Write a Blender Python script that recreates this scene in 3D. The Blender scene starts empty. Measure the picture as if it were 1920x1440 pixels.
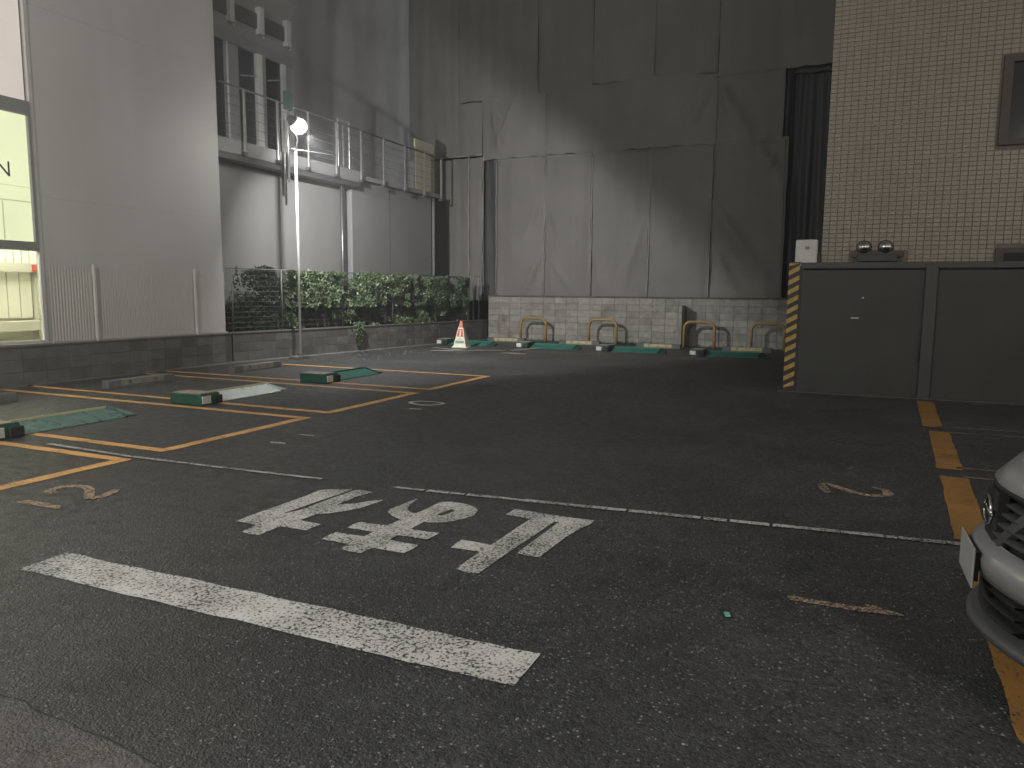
import bpy, bmesh, math, random
from mathutils import Vector, Matrix, noise
random.seed(7)
R = math.radians
scene = bpy.context.scene
# ---------------------------------------------------------------- camera
cam_d = bpy.data.cameras.new('camera'); cam = bpy.data.objects.new('camera', cam_d)
scene.collection.objects.link(cam)
FW = Vector((-0.39534797, 0.9104727, -0.12140614))
RT = Vector((0.91683271, 0.39918944, 0.00809788))
UP = Vector((-0.05583695, 0.10810764, 0.99256988))
cam.matrix_world = Matrix(((RT.x, UP.x, -FW.x, 0), (RT.y, UP.y, -FW.y, 0), (RT.z, UP.z, -FW.z, 1.55), (0, 0, 0, 1)))
cam_d.sensor_width = 36; cam_d.lens = 1406.28 / 1920 * 36; cam_d.clip_start = 0.05; cam_d.clip_end = 400
scene.camera = cam
# ---------------------------------------------------------------- night sky, street light, exposure
world = bpy.data.worlds.new('World'); scene.world = world; world.use_nodes = True
wn = world.node_tree.nodes; wl = world.node_tree.links
bg = wn['Background']
sky = wn.new('ShaderNodeTexSky'); sky.sky_type = 'NISHITA'; sky.sun_disc = False
sky.sun_elevation = R(4); sky.sun_rotation = R(120); sky.dust_density = 6; sky.air_density = 1.5
hs = wn.new('ShaderNodeHueSaturation'); hs.inputs['Saturation'].default_value = 0.25
wl.new(sky.outputs[0], hs.inputs['Color']); wl.new(hs.outputs[0], bg.inputs[0])
bg.inputs[1].default_value = 0.10
vs = scene.view_settings
vs.view_transform = 'Standard'; vs.look = 'None'; vs.gamma = 1; vs.use_curve_mapping = False; vs.exposure = 0.35
VEIL = 0.012; FLIP = 1.0; BEAM_K = 1.25; BEAM_SPILL = 0.018; FLOOD_W = 1850; STREET_W = 900; STREET2_W = 1950; SIGN_E = 0.85

def add_light(name, kind, loc, power, col, radius=0.1):
    l = bpy.data.lights.new(name, kind); l.energy = power; l.color = col; l.shadow_soft_size = radius
    o = bpy.data.objects.new(name, l); o.location = loc; scene.collection.objects.link(o); return o

def street_light(loc, power, col, radius):
    return add_light('street_light', 'POINT', loc, power, col, radius)
street_light((6.5, -3.4, 6.2), STREET_W, (1.0, 0.92, 0.80), 0.40)
street_light((-7.0, -3.0, 6.0), STREET2_W, (1.0, 0.99, 0.94), 0.4)
LAMP = Vector((-10.5, 12.97, 4.93))
nrm = (Vector((-8.9, 23.3, 7.67)) - LAMP).cross(Vector((-1.86, 23.3, 1.72)) - LAMP).normalized()
dmid = (Vector((-4.6, 23.3, 4.0)) - LAMP).normalized()
aim = (Vector((-7.8, 20.0, 0.3)) - LAMP).normalized()
axis = aim
sp = add_light('floodlight_beam', 'POINT', LAMP + aim * 0.25, FLOOD_W, (1.0, 0.985, 0.95), 0.06)
# light distribution of the luminaire: strongest along its aim, cut off by the upper right visor edge
sp.data.use_nodes = True; lt = sp.data.node_tree; ln = lt.nodes; ll = lt.links
tcn = ln.new('ShaderNodeTexCoord')
def ldot(v):
    x = ln.new('ShaderNodeVectorMath'); x.operation = 'DOT_PRODUCT'; x.inputs[1].default_value = v * FLIP; ll.new(tcn.outputs['Normal'], x.inputs[0]); return x.outputs['Value']
def lmath(op, a_, b_):
    x = ln.new('ShaderNodeMath'); x.operation = op
    for i, v in enumerate((a_, b_)):
        if isinstance(v, (int, float)): x.inputs[i].default_value = v
        else: ll.new(v, x.inputs[i])
    return x.outputs[0]
cut = ln.new('ShaderNodeMapRange'); cut.interpolation_type = 'SMOOTHSTEP'; cut.inputs[1].default_value = math.sin(R(-2.5)); cut.inputs[2].default_value = math.sin(R(5.5)); cut.inputs[3].default_value = 0.0; cut.inputs[4].default_value = 1.0
ll.new(ldot(nrm), cut.inputs[0])
beam = lmath('POWER', lmath('MAXIMUM', ldot(aim), 0.0), BEAM_K)
prof = lmath('MULTIPLY', cut.outputs[0], lmath('ADD', beam, BEAM_SPILL))
ll.new(prof, ln['Emission'].inputs['Strength'])

# ---------------------------------------------------------------- materials
MATS = {}
def mat(name, col, rough=0.7, var=0.15, scale=3.0, bump=0.0, bscale=40.0, metal=0.0, emit=0.0, rnd=0.0, spec=0.5, stain=None, rvar=0.0):
    if name in MATS: return MATS[name]
    m = bpy.data.materials.new(name); m.use_nodes = True; nt = m.node_tree; n = nt.nodes; l = nt.links
    b = n['Principled BSDF']; b.inputs['Roughness'].default_value = rough; b.inputs['Metallic'].default_value = metal
    b.inputs['Specular IOR Level'].default_value = spec
    tc = n.new('ShaderNodeTexCoord'); geo = n.new('ShaderNodeNewGeometry')
    nz = n.new('ShaderNodeTexNoise'); nz.inputs['Scale'].default_value = scale; nz.inputs['Detail'].default_value = 6; nz.inputs['Roughness'].default_value = 0.62
    l.new(geo.outputs['Position'], nz.inputs['Vector'])
    mr = n.new('ShaderNodeMapRange'); mr.inputs[1].default_value = 0.3; mr.inputs[2].default_value = 0.7
    mr.inputs[3].default_value = 1 - var; mr.inputs[4].default_value = 1 + var
    l.new(nz.outputs['Fac'], mr.inputs[0])
    mul = n.new('ShaderNodeVectorMath'); mul.operation = 'SCALE'; mul.inputs[0].default_value = col[:3]
    l.new(mr.outputs[0], mul.inputs['Scale'])
    out = mul.outputs[0]
    if rnd:
        oi = n.new('ShaderNodeObjectInfo'); m2 = n.new('ShaderNodeMapRange'); m2.inputs[3].default_value = 1 - rnd; m2.inputs[4].default_value = 1 + rnd
        l.new(oi.outputs['Random'], m2.inputs[0])
        mu2 = n.new('ShaderNodeVectorMath'); mu2.operation = 'SCALE'; l.new(out, mu2.inputs[0]); l.new(m2.outputs[0], mu2.inputs['Scale']); out = mu2.outputs[0]
    if stain:   # (colour, noise scale, threshold, strength, stretch z)
        sc, ss, th, st, zs = stain
        mp = n.new('ShaderNodeMapping'); mp.inputs['Scale'].default_value = (1, 1, zs); l.new(geo.outputs['Position'], mp.inputs[0])
        n3 = n.new('ShaderNodeTexNoise'); n3.inputs['Scale'].default_value = ss; n3.inputs['Detail'].default_value = 5; l.new(mp.outputs[0], n3.inputs['Vector'])
        m3 = n.new('ShaderNodeMapRange'); m3.inputs[1].default_value = th; m3.inputs[2].default_value = th + 0.12; m3.inputs[4].default_value = st
        l.new(n3.outputs['Fac'], m3.inputs[0])
        mx = n.new('ShaderNodeMix'); mx.data_type = 'RGBA'; l.new(m3.outputs[0], mx.inputs[0]); l.new(out, mx.inputs[6]); mx.inputs[7].default_value = (*sc, 1)
        out = mx.outputs[2]
    l.new(out, b.inputs['Base Color'])
    if rvar:
        m4 = n.new('ShaderNodeMapRange'); m4.inputs[1].default_value = 0.3; m4.inputs[2].default_value = 0.7
        m4.inputs[3].default_value = rough - rvar; m4.inputs[4].default_value = rough + rvar
        l.new(nz.outputs['Fac'], m4.inputs[0]); l.new(m4.outputs[0], b.inputs['Roughness'])
    if bump:
        nb = n.new('ShaderNodeTexNoise'); nb.inputs['Scale'].default_value = bscale; nb.inputs['Detail'].default_value = 4
        l.new(geo.outputs['Position'], nb.inputs['Vector'])
        bp = n.new('ShaderNodeBump'); bp.inputs['Strength'].default_value = bump; bp.inputs['Distance'].default_value = 0.01
        l.new(nb.outputs['Fac'], bp.inputs['Height']); l.new(bp.outputs[0], b.inputs['Normal'])
    if emit:
        b.inputs['Emission Strength'].default_value = emit; l.new(out, b.inputs['Emission Color'])
    MATS[name] = m; return m

def asphalt(name, base, speck, dens, rough=0.78):
    m = bpy.data.materials.new(name); m.use_nodes = True; nt = m.node_tree; n = nt.nodes; l = nt.links
    b = n['Principled BSDF']; b.inputs['Roughness'].default_value = rough; b.inputs['Specular IOR Level'].default_value = 0.7
    geo = n.new('ShaderNodeNewGeometry')
    def noi(s, d=5, r=0.6):
        x = n.new('ShaderNodeTexNoise'); x.inputs['Scale'].default_value = s; x.inputs['Detail'].default_value = d; x.inputs['Roughness'].default_value = r
        l.new(geo.outputs['Position'], x.inputs['Vector']); return x.outputs['Fac']
    def mrg(src, a, c, d, e):
        x = n.new('ShaderNodeMapRange'); x.inputs[1].default_value = a; x.inputs[2].default_value = c; x.inputs[3].default_value = d; x.inputs[4].default_value = e
        l.new(src, x.inputs[0]); return x.outputs[0]
    def mth(op, a, c):
        x = n.new('ShaderNodeMath'); x.operation = op
        for i, v in enumerate((a, c)):
            if isinstance(v, (int, float)): x.inputs[i].default_value = v
            else: l.new(v, x.inputs[i])
        return x.outputs[0]
    big = mrg(noi(0.55, 5), 0.3, 0.7, 0.62, 1.42)
    mid = mrg(noi(4.0, 6, 0.7), 0.3, 0.7, 0.80, 1.20)
    vor = n.new('ShaderNodeTexVoronoi'); vor.inputs['Scale'].default_value = 75; vor.inputs['Randomness'].default_value = 1
    l.new(geo.outputs['Position'], vor.inputs['Vector'])
    vor2 = n.new('ShaderNodeTexVoronoi'); vor2.inputs['Scale'].default_value = 150
    l.new(geo.outputs['Position'], vor2.inputs['Vector'])
    sepc = n.new('ShaderNodeSeparateColor'); l.new(vor.outputs['Color'], sepc.inputs[0])
    stone = mth('MULTIPLY', mrg(sepc.outputs[0], 1 - dens, 1.0, 0, 1), mrg(vor.outputs['Distance'], 0.30, 0.42, 1, 0))
    tone = mrg(sepc.outputs[1], 0, 1, 0.62, 1.45)
    k = mth('MULTIPLY', mth('MULTIPLY', big, mid), tone)
    sc = n.new('ShaderNodeVectorMath'); sc.operation = 'SCALE'; sc.inputs[0].default_value = base; l.new(k, sc.inputs['Scale'])
    mx = n.new('ShaderNodeMix'); mx.data_type = 'RGBA'; l.new(stone, mx.inputs[0]); l.new(sc.outputs[0], mx.inputs[6]); mx.inputs[7].default_value = (*speck, 1)
    vb = n.new('ShaderNodeTexVoronoi'); vb.inputs['Scale'].default_value = 34; l.new(geo.outputs['Position'], vb.inputs['Vector'])
    sb = n.new('ShaderNodeSeparateColor'); l.new(vb.outputs['Color'], sb.inputs[0])
    st2 = mth('MULTIPLY', mrg(sb.outputs[0], 0.86, 0.93, 0, 1), mrg(vb.outputs['Distance'], 0.20, 0.27, 1, 0))
    mx3 = n.new('ShaderNodeMix'); mx3.data_type = 'RGBA'; l.new(mth('MULTIPLY', st2, mrg(sb.outputs[1], 0, 1, 0.3, 1)), mx3.inputs[0]); l.new(mx.outputs[2], mx3.inputs[6]); mx3.inputs[7].default_value = (*[c * 0.95 for c in speck], 1)
    mx = mx3
    # brownish worn zones
    br = n.new('ShaderNodeMix'); br.data_type = 'RGBA'; l.new(mrg(noi(0.38, 3), 0.56, 0.70, 0, 0.5), br.inputs[0]); l.new(mx.outputs[2], br.inputs[6]); br.inputs[7].default_value = (base[0] * 1.25, base[1] * 0.98, base[2] * 0.78, 1)
    ol = n.new('ShaderNodeMix'); ol.data_type = 'RGBA'; l.new(mrg(noi(1.7, 2), 0.63, 0.70, 0, 0.42), ol.inputs[0]); l.new(br.outputs[2], ol.inputs[6]); ol.inputs[7].default_value = (base[0] * 0.45, base[1] * 0.45, base[2] * 0.45, 1)
    l.new(ol.outputs[2], b.inputs['Base Color'])
    h = mth('ADD', mth('MULTIPLY', mrg(vor.outputs['Distance'], 0, 0.6, 1, 0), 0.8), mth('MULTIPLY', vor2.outputs['Distance'], -0.5))
    h = mth('ADD', h, mth('MULTIPLY', noi(28, 4), 1.6))
    bp = n.new('ShaderNodeBump'); bp.inputs['Strength'].default_value = 1.0; bp.inputs['Distance'].default_value = 0.0042
    l.new(h, bp.inputs['Height']); l.new(bp.outputs[0], b.inputs['Normal'])
    l.new(mrg(noi(9, 4), 0.3, 0.7, rough - 0.16, rough + 0.12), b.inputs['Roughness'])
    return m

def paint(name, col, wear=0.42, wscale=60, rough=0.62, big=0.0):
    """road paint worn through to the asphalt in its pits"""
    m = bpy.data.materials.new(name); m.use_nodes = True; nt = m.node_tree; n = nt.nodes; l = nt.links
    b = n['Principled BSDF']; b.inputs['Roughness'].default_value = rough
    geo = n.new('ShaderNodeNewGeometry')
    vor = n.new('ShaderNodeTexVoronoi'); vor.inputs['Scale'].default_value = 75; l.new(geo.outputs['Position'], vor.inputs['Vector'])
    nz = n.new('ShaderNodeTexNoise'); nz.inputs['Scale'].default_value = wscale; nz.inputs['Detail'].default_value = 7; nz.inputs['Roughness'].default_value = 0.68
    l.new(geo.outputs['Position'], nz.inputs['Vector'])
    n2 = n.new('ShaderNodeTexNoise'); n2.inputs['Scale'].default_value = 2.6; n2.inputs['Detail'].default_value = 5; l.new(geo.outputs['Position'], n2.inputs['Vector'])
    def mth(op, a, c):
        x = n.new('ShaderNodeMath'); x.operation = op
        for i, v in enumerate((a, c)):
            if isinstance(v, (int, float)): x.inputs[i].default_value = v
            else: l.new(v, x.inputs[i])
        return x.outputs[0]
    s = mth('ADD', mth('ADD', nz.outputs['Fac'], mth('MULTIPLY', vor.outputs['Distance'], -0.30)), mth('MULTIPLY', n2.outputs['Fac'], 0.28)); s = mth('ADD', s, 0.105)
    mr = n.new('ShaderNodeMapRange'); mr.inputs[1].default_value = wear + 0.10; mr.inputs[2].default_value = wear + 0.22; l.new(s, mr.inputs[0])
    mx = n.new('ShaderNodeMix'); mx.data_type = 'RGBA'; l.new(mr.outputs[0], mx.inputs[0]); mx.inputs[6].default_value = (0.052, 0.052, 0.05, 1)
    v = n.new('ShaderNodeVectorMath'); v.operation = 'SCALE'; v.inputs[0].default_value = col
    m5 = n.new('ShaderNodeMapRange'); m5.inputs[1].default_value = 0.3; m5.inputs[2].default_value = 0.7; m5.inputs[3].default_value = 0.78; m5.inputs[4].default_value = 1.12
    l.new(n2.outputs['Fac'], m5.inputs[0]); l.new(m5.outputs[0], v.inputs['Scale']); l.new(v.outputs[0], mx.inputs[7])
    l.new(mx.outputs[2], b.inputs['Base Color'])
    bp = n.new('ShaderNodeBump'); bp.inputs['Strength'].default_value = 0.6; bp.inputs['Distance'].default_value = 0.003
    l.new(s, bp.inputs['Height']); l.new(bp.outputs[0], b.inputs['Normal'])
    return m

M = dict(
 asphalt=asphalt('asphalt', (0.047, 0.048, 0.048), (0.36, 0.36, 0.345), 0.14, 0.52),
 patch=asphalt('old_asphalt_patch', (0.085, 0.083, 0.078), (0.16, 0.155, 0.15), 0.05, 0.85),
 gutter=mat('gutter_concrete', (0.16, 0.155, 0.145), 0.85, 0.3, 5, 0.5, 60),
 white_paint=paint('white_road_paint', (0.66, 0.65, 0.61), 0.37, 55),
 thin_paint=paint('thin_white_paint', (0.56, 0.54, 0.51), 0.38, 35),
 ghost_paint=paint('ghost_paint', (0.17, 0.145, 0.12), 0.54, 30),
 worn_white=paint('worn_white_paint', (0.70, 0.67, 0.62), 0.34, 30),
 yellow_paint=paint('yellow_road_paint', (0.88, 0.47, 0.16), 0.30, 45),
 orange_paint=paint('orange_road_paint', (0.40, 0.20, 0.05), 0.30, 30),
 tan_paint=paint('tan_road_paint', (0.50, 0.36, 0.24), 0.42, 35),
 pale_line=paint('pale_bay_line', (0.30, 0.22, 0.16), 0.42, 30),
 whitewall=mat('painted_wall', (0.57, 0.57, 0.555), 0.75, 0.05, 0.5, 0.15, 25, stain=((0.52, 0.515, 0.50), 1.2, 0.52, 0.5, 0.12)),
 greywall=mat('grey_wall', (0.30, 0.30, 0.30), 0.75, 0.08, 1.2, 0.15, 25),
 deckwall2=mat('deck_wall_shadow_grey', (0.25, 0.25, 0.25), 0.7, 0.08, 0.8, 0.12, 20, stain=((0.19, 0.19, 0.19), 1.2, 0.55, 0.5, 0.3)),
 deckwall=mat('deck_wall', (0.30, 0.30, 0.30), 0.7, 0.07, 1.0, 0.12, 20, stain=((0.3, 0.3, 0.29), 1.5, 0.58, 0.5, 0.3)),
 block=mat('concrete_block_face', (0.37, 0.36, 0.325), 0.9, 0.25, 6, 0.8, 120, rnd=0.16, stain=((0.17, 0.16, 0.14), 2.6, 0.54, 0.5, 0.5)),
 mortar=mat('mortar', (0.24, 0.23, 0.21), 0.95, 0.15, 12, 0.5, 90),
 dblock=mat('dark_block_face', (0.13, 0.125, 0.118), 0.9, 0.25, 5, 0.6, 100, rnd=0.22, stain=((0.20, 0.195, 0.18), 1.7, 0.60, 0.6, 1.0)),
 dmortar=mat('dark_mortar', (0.085, 0.082, 0.078), 0.95, 0.15, 12, 0.4, 90),
 sheet=mat('scaffold_sheet_grey', (0.25, 0.238, 0.218), 0.62, 0.10, 0.7, 0.15, 300, rnd=0.07, stain=((0.215, 0.205, 0.188), 0.7, 0.54, 0.5, 0.3)),
 curtain=mat('pale_translucent_sheet', (0.56, 0.56, 0.58), 0.5, 0.15, 0.5, 0.1, 200),
 sheetd=mat('scaffold_sheet_dark', (0.105, 0.105, 0.11), 0.6, 0.15, 0.7, 0.1, 300, rnd=0.1),
 hem=mat('sheet_hem', (0.46, 0.44, 0.41), 0.6, 0.2, 9, 0.2, 60),
 dark=mat('dark_void', (0.03, 0.03, 0.032), 0.9, 0.1, 2),
 steel=mat('grey_painted_steel', (0.043, 0.045, 0.041), 0.55, 0.10, 1.4, 0.10, 12, rvar=0.1, stain=((0.034, 0.032, 0.028), 1.1, 0.55, 0.5, 0.4)),
 steel2=mat('grey_painted_post', (0.062, 0.063, 0.060), 0.5, 0.12, 2, 0.1, 20),
 tile=mat('cream_tile', (0.335, 0.300, 0.240), 0.38, 0.06, 5, 0.05, 60, rnd=0.08),
 grout=mat('tile_grout', (0.205, 0.172, 0.140), 0.9, 0.12, 10, 0.2, 90),
 brownf=mat('brown_window_frame', (0.085, 0.070, 0.062), 0.5, 0.1, 4, metal=0.3),
 glassd=mat('dark_glass', (0.018, 0.02, 0.026), 0.08, 0.1, 2, spec=0.8),
 glassblue=mat('blue_grey_glass', (0.045, 0.05, 0.065), 0.10, 0.1, 2, spec=0.8),
 chrome=mat('stainless', (0.62, 0.6, 0.57), 0.16, 0.05, 3, metal=1.0),
 alu=mat('satin_aluminium', (0.66, 0.655, 0.64), 0.32, 0.08, 6, metal=0.85),
 alup=mat('pale_frame_paint', (0.60, 0.60, 0.58), 0.45, 0.08, 4),
 darkframe=mat('dark_frame', (0.10, 0.10, 0.105), 0.5, 0.1, 4),
 midframe=mat('mid_grey_frame', (0.24, 0.245, 0.25), 0.5, 0.1, 4),
 platew=mat('plate_white', (0.30, 0.30, 0.29), 0.5, 0.06, 6),
 white=mat('white_plastic', (0.68, 0.67, 0.63), 0.5, 0.06, 6),
 green=mat('green_lock_paint', (0.030, 0.185, 0.145), 0.42, 0.18, 10, 0.15, 60, rvar=0.1, stain=((0.02, 0.08, 0.065), 6, 0.6, 0.5, 1)),
 dgreen=mat('dark_green_housing', (0.012, 0.075, 0.05), 0.45, 0.2, 8, 0.1, 50),
 plate=mat('galvanised_plate_glint', (0.80, 0.88, 0.86), 0.34, 0.12, 9, 0.1, 60, metal=0.35, rvar=0.08),  # near-white base carries the lamp's reflection on the metal
 tplate=mat('teal_chequer_plate', (0.22, 0.40, 0.36), 0.30, 0.15, 9, 0.1, 60, metal=0.6, rvar=0.08),
 cream_edge=mat('cream_edge', (0.62, 0.56, 0.36), 0.5, 0.15, 10),
 pinktop=mat('faded_top_sticker', (0.46, 0.36, 0.30), 0.6, 0.3, 14),
 rubber=mat('black_rubber', (0.02, 0.02, 0.02), 0.7, 0.2, 10),
 stopgrey=mat('wheel_stop_grey', (0.24, 0.235, 0.225), 0.8, 0.2, 9, 0.4, 90),
 stopend=mat('wheel_stop_end', (0.15, 0.145, 0.14), 0.8, 0.2, 9, 0.4, 90),
 stoplabel=mat('wheel_stop_cream', (0.52, 0.48, 0.25), 0.6, 0.15, 14),
 stoplabel2=mat('wheel_stop_dull_cream', (0.25, 0.235, 0.18), 0.7, 0.15, 14),
 ink=mat('black_ink', (0.03, 0.03, 0.028), 0.7, 0.2, 20),
 tubey=mat('yellow_tube_paint', (0.42, 0.27, 0.10), 0.42, 0.15, 10),
 conew=mat('cone_cream', (0.78, 0.77, 0.58), 0.5, 0.08, 10),
 coner=mat('cone_red', (0.52, 0.06, 0.035), 0.5, 0.1, 10),
 conep=mat('cone_faded_red', (0.60, 0.17, 0.10), 0.5, 0.15, 10),
 coneg=mat('cone_green_band', (0.16, 0.30, 0.27), 0.5, 0.2, 30),
 yel=mat('hazard_yellow', (0.46, 0.30, 0.07), 0.5, 0.12, 8),
 blk=mat('hazard_black', (0.03, 0.03, 0.03), 0.5, 0.12, 8),
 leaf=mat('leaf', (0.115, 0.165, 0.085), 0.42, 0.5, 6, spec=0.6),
 leaf_shaded=mat('shaded_leaf', (0.028, 0.045, 0.024), 0.55, 0.5, 5),  # leaf green with the planting's shade put into the colour
 stem=mat('stem', (0.09, 0.07, 0.05), 0.9, 0.2, 10),
 soil=mat('soil', (0.05, 0.042, 0.032), 0.95, 0.4, 8, 0.8, 40),
 wire=mat('fence_wire', (0.15, 0.16, 0.15), 0.5, 0.1, 9, metal=0.3),
 carp=mat('silver_car_paint', (0.42, 0.42, 0.42), 0.24, 0.03, 2, metal=0.55),
 carblack=mat('car_black_plastic', (0.018, 0.018, 0.018), 0.42, 0.1, 9),
 cargrey2=mat('car_lower_grey', (0.045, 0.045, 0.047), 0.4, 0.1, 8),
 slat=mat('grille_slat_dark', (0.05, 0.05, 0.052), 0.35, 0.1, 8),
 cargrey=mat('car_lip_grey', (0.10, 0.10, 0.105), 0.35, 0.06, 4, metal=0.3),
 lens=mat('headlight_lens', (0.20, 0.21, 0.22), 0.06, 0.1, 6, metal=0.6),
 carglass=mat('car_glass', (0.012, 0.013, 0.015), 0.05, 0.05, 2, spec=0.8),
 roomwall=mat('room_wall', (0.78, 0.77, 0.66), 0.6, 0.04, 3),
 roomgrey=mat('room_grey', (0.52, 0.51, 0.44), 0.6, 0.05, 3),
 redbox=mat('red_alarm', (0.55, 0.09, 0.07), 0.5, 0.1, 5),
 stone=mat('pale_pebble', (0.36, 0.34, 0.31), 0.9, 0.3, 30, rnd=0.3),
 weed=mat('weed', (0.06, 0.08, 0.04), 0.8, 0.4, 10),
)
def emis(name, col, s, base=(0.6, 0.6, 0.5)):
    m = bpy.data.materials.new(name); m.use_nodes = True; b = m.node_tree.nodes['Principled BSDF']
    n = m.node_tree.nodes; l = m.node_tree.links
    b.inputs['Base Color'].default_value = (*base, 1); b.inputs['Emission Color'].default_value = (*col, 1); b.inputs['Emission Strength'].default_value = s
    b.inputs['Roughness'].default_value = 0.25
    geo = n.new('ShaderNodeNewGeometry'); nz = n.new('ShaderNodeTexNoise'); nz.inputs['Scale'].default_value = 1.1; l.new(geo.outputs['Position'], nz.inputs['Vector'])
    mr = n.new('ShaderNodeMapRange'); mr.inputs[1].default_value = 0.3; mr.inputs[2].default_value = 0.7; mr.inputs[3].default_value = s * 0.93; mr.inputs[4].default_value = s * 1.07
    l.new(nz.outputs['Fac'], mr.inputs[0]); l.new(mr.outputs[0], b.inputs['Emission Strength'])
    return m
M['sign'] = emis('backlit_sign_glass', (0.86, 0.90, 0.56), SIGN_E, (0.05, 0.05, 0.04))
M['upper'] = emis('backlit_upper_panel', (0.88, 0.78, 0.70), 0.50, (0.3, 0.28, 0.26))
M['tube'] = emis('ceiling_light', (1.0, 1.0, 0.80), 22.0)
M['bulb'] = emis('floodlight_glare', (1.0, 0.96, 0.90), 30.0)
def glass_mat():
    m = bpy.data.materials.new('clear_glass'); m.use_nodes = True; n = m.node_tree.nodes; l = m.node_tree.links
    g = n.new('ShaderNodeBsdfGlossy'); g.inputs['Roughness'].default_value = 0.02; t = n.new('ShaderNodeBsdfTransparent')
    f = n.new('ShaderNodeFresnel'); f.inputs[0].default_value = 1.45; x = n.new('ShaderNodeMixShader')
    l.new(f.outputs[0], x.inputs[0]); l.new(t.outputs[0], x.inputs[1]); l.new(g.outputs[0], x.inputs[2]); l.new(x.outputs[0], n['Material Output'].inputs[0])
    return m
M['glass'] = glass_mat()

# ---------------------------------------------------------------- helpers
COL = scene.collection
def bm_obj(name, bm, material, parent=None, smooth=False):
    me = bpy.data.meshes.new(name); bm.normal_update(); bm.to_mesh(me); bm.free()
    for p in me.polygons: p.use_smooth = smooth
    mats = material if isinstance(material, (list, tuple)) else [material]
    for x in mats: me.materials.append(x)
    o = bpy.data.objects.new(name, me); COL.objects.link(o)
    if parent: o.parent = parent
    return o
def box(bm, x0, x1, y0, y1, z0, z1, bev=0.0, mi=0):
    r = bmesh.ops.create_cube(bm, size=1.0)
    vs_ = r['verts']
    for v in vs_:
        v.co = Vector(((x0 + x1) / 2 + v.co.x * (x1 - x0), (y0 + y1) / 2 + v.co.y * (y1 - y0), (z0 + z1) / 2 + v.co.z * (z1 - z0)))
    fs = set(f for v in vs_ for f in v.link_faces)
    for f in fs: f.material_index = mi
    if bev:
        es = list(set(e for v in vs_ for e in v.link_edges))
        rr = bmesh.ops.bevel(bm, geom=es, offset=bev, segments=1, affect='EDGES')
        for f in rr['faces']: f.material_index = mi
    return vs_
def obox(bm, a, b, w, h, mi=0):
    """bar with rectangular section from a to b"""
    a = Vector(a); b = Vector(b); d = b - a; L = d.length
    q = d.to_track_quat('Z', 'Y').to_matrix()
    r = bmesh.ops.create_cube(bm, size=1.0)
    for v in r['verts']:
        v.co = a + q @ Vector((v.co.x * w, v.co.y * h, (v.co.z + 0.5) * L))
    for f in set(f for v in r['verts'] for f in v.link_faces): f.material_index = mi
def tube(bm, pts, r, seg=8, cap=True, mi=0):
    pts = [Vector(p) for p in pts]; rings = []
    rr = r if isinstance(r, (list, tuple)) else [r] * len(pts)
    prev = None
    for i, p in enumerate(pts):
        d = (pts[min(i + 1, len(pts) - 1)] - pts[max(i - 1, 0)]).normalized()
        if prev is None:
            u = d.cross(Vector((0, 0, 1)));
            if u.length < 0.1: u = d.cross(Vector((1, 0, 0)))
        else: u = prev - d * prev.dot(d)
        u.normalize(); prev = u; w = d.cross(u)
        rings.append([bm.verts.new(p + (u * math.cos(t) + w * math.sin(t)) * rr[i]) for t in [2 * math.pi * k / seg for k in range(seg)]])
    for a, b in zip(rings, rings[1:]):
        for k in range(seg):
            f = bm.faces.new((a[k], a[(k + 1) % seg], b[(k + 1) % seg], b[k])); f.smooth = True; f.material_index = mi
    if cap:
        bm.faces.new(rings[0][::-1]).material_index = mi; bm.faces.new(rings[-1]).material_index = mi
def sph(bm, c, r, seg=14, sc=(1, 1, 1)):
    q = bmesh.ops.create_uvsphere(bm, u_segments=seg, v_segments=seg // 2 + 2, radius=r)
    for v in q['verts']: v.co = Vector((v.co.x * sc[0] + c[0], v.co.y * sc[1] + c[1], v.co.z * sc[2] + c[2]))
def poly(bm, pts, z, holes=()):
    """flat filled outline at height z, returns nothing"""
    edges = []
    for ring in (pts, *holes):
        vs_ = [bm.verts.new((x, y, z)) for x, y in ring]
        edges += [bm.edges.new((vs_[i], vs_[(i + 1) % len(vs_)])) for i in range(len(vs_))]
    bmesh.ops.triangle_fill(bm, edges=edges, use_beauty=True, use_dissolve=False, normal=(0, 0, 1))
def thing(name, label, cat, loc=(0, 0, 0), rz=0, group=None):
    o = bpy.data.objects.new(name, None); COL.objects.link(o); o.location = loc; o.rotation_euler = (0, 0, rz); o.empty_display_size = 0.1
    o['label'] = label; o['category'] = cat
    if group: o['group'] = group
    return o
def tag(o, label, cat, group=None):
    o['label'] = label; o['category'] = cat
    if group: o['group'] = group
    return o
def struct(o): o['kind'] = 'structure'; return o
def stuff(o): o['kind'] = 'stuff'; return o
def dup(root, loc, rz, label, parent=None):
    r = root.copy(); COL.objects.link(r); r.location = loc; r.rotation_euler = (0, 0, rz); r['label'] = label
    for ch in [c for c in bpy.data.objects if c.parent == root]:
        c = ch.copy(); COL.objects.link(c); c.parent = r
        for g in [c2 for c2 in bpy.data.objects if c2.parent == ch]:
            d = g.copy(); COL.objects.link(d); d.parent = c
    return r
def B(name, material, parent, *boxes, bev=0.0):
    bm = bmesh.new()
    for b in boxes: box(bm, *b, bev=bev)
    return bm_obj(name, bm, material, parent)
def text_mesh(s, size, name='lettering'):
    cu = bpy.data.curves.new(name, 'FONT'); cu.body = s; cu.size = size; cu.align_x = 'CENTER'; cu.align_y = 'CENTER'; cu.extrude = 0.0; cu.offset = 0.0
    o = bpy.data.objects.new(name, cu); COL.objects.link(o)
    dg = bpy.context.evaluated_depsgraph_get(); me = bpy.data.meshes.new_from_object(o.evaluated_get(dg))
    bpy.data.objects.remove(o); return me
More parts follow.
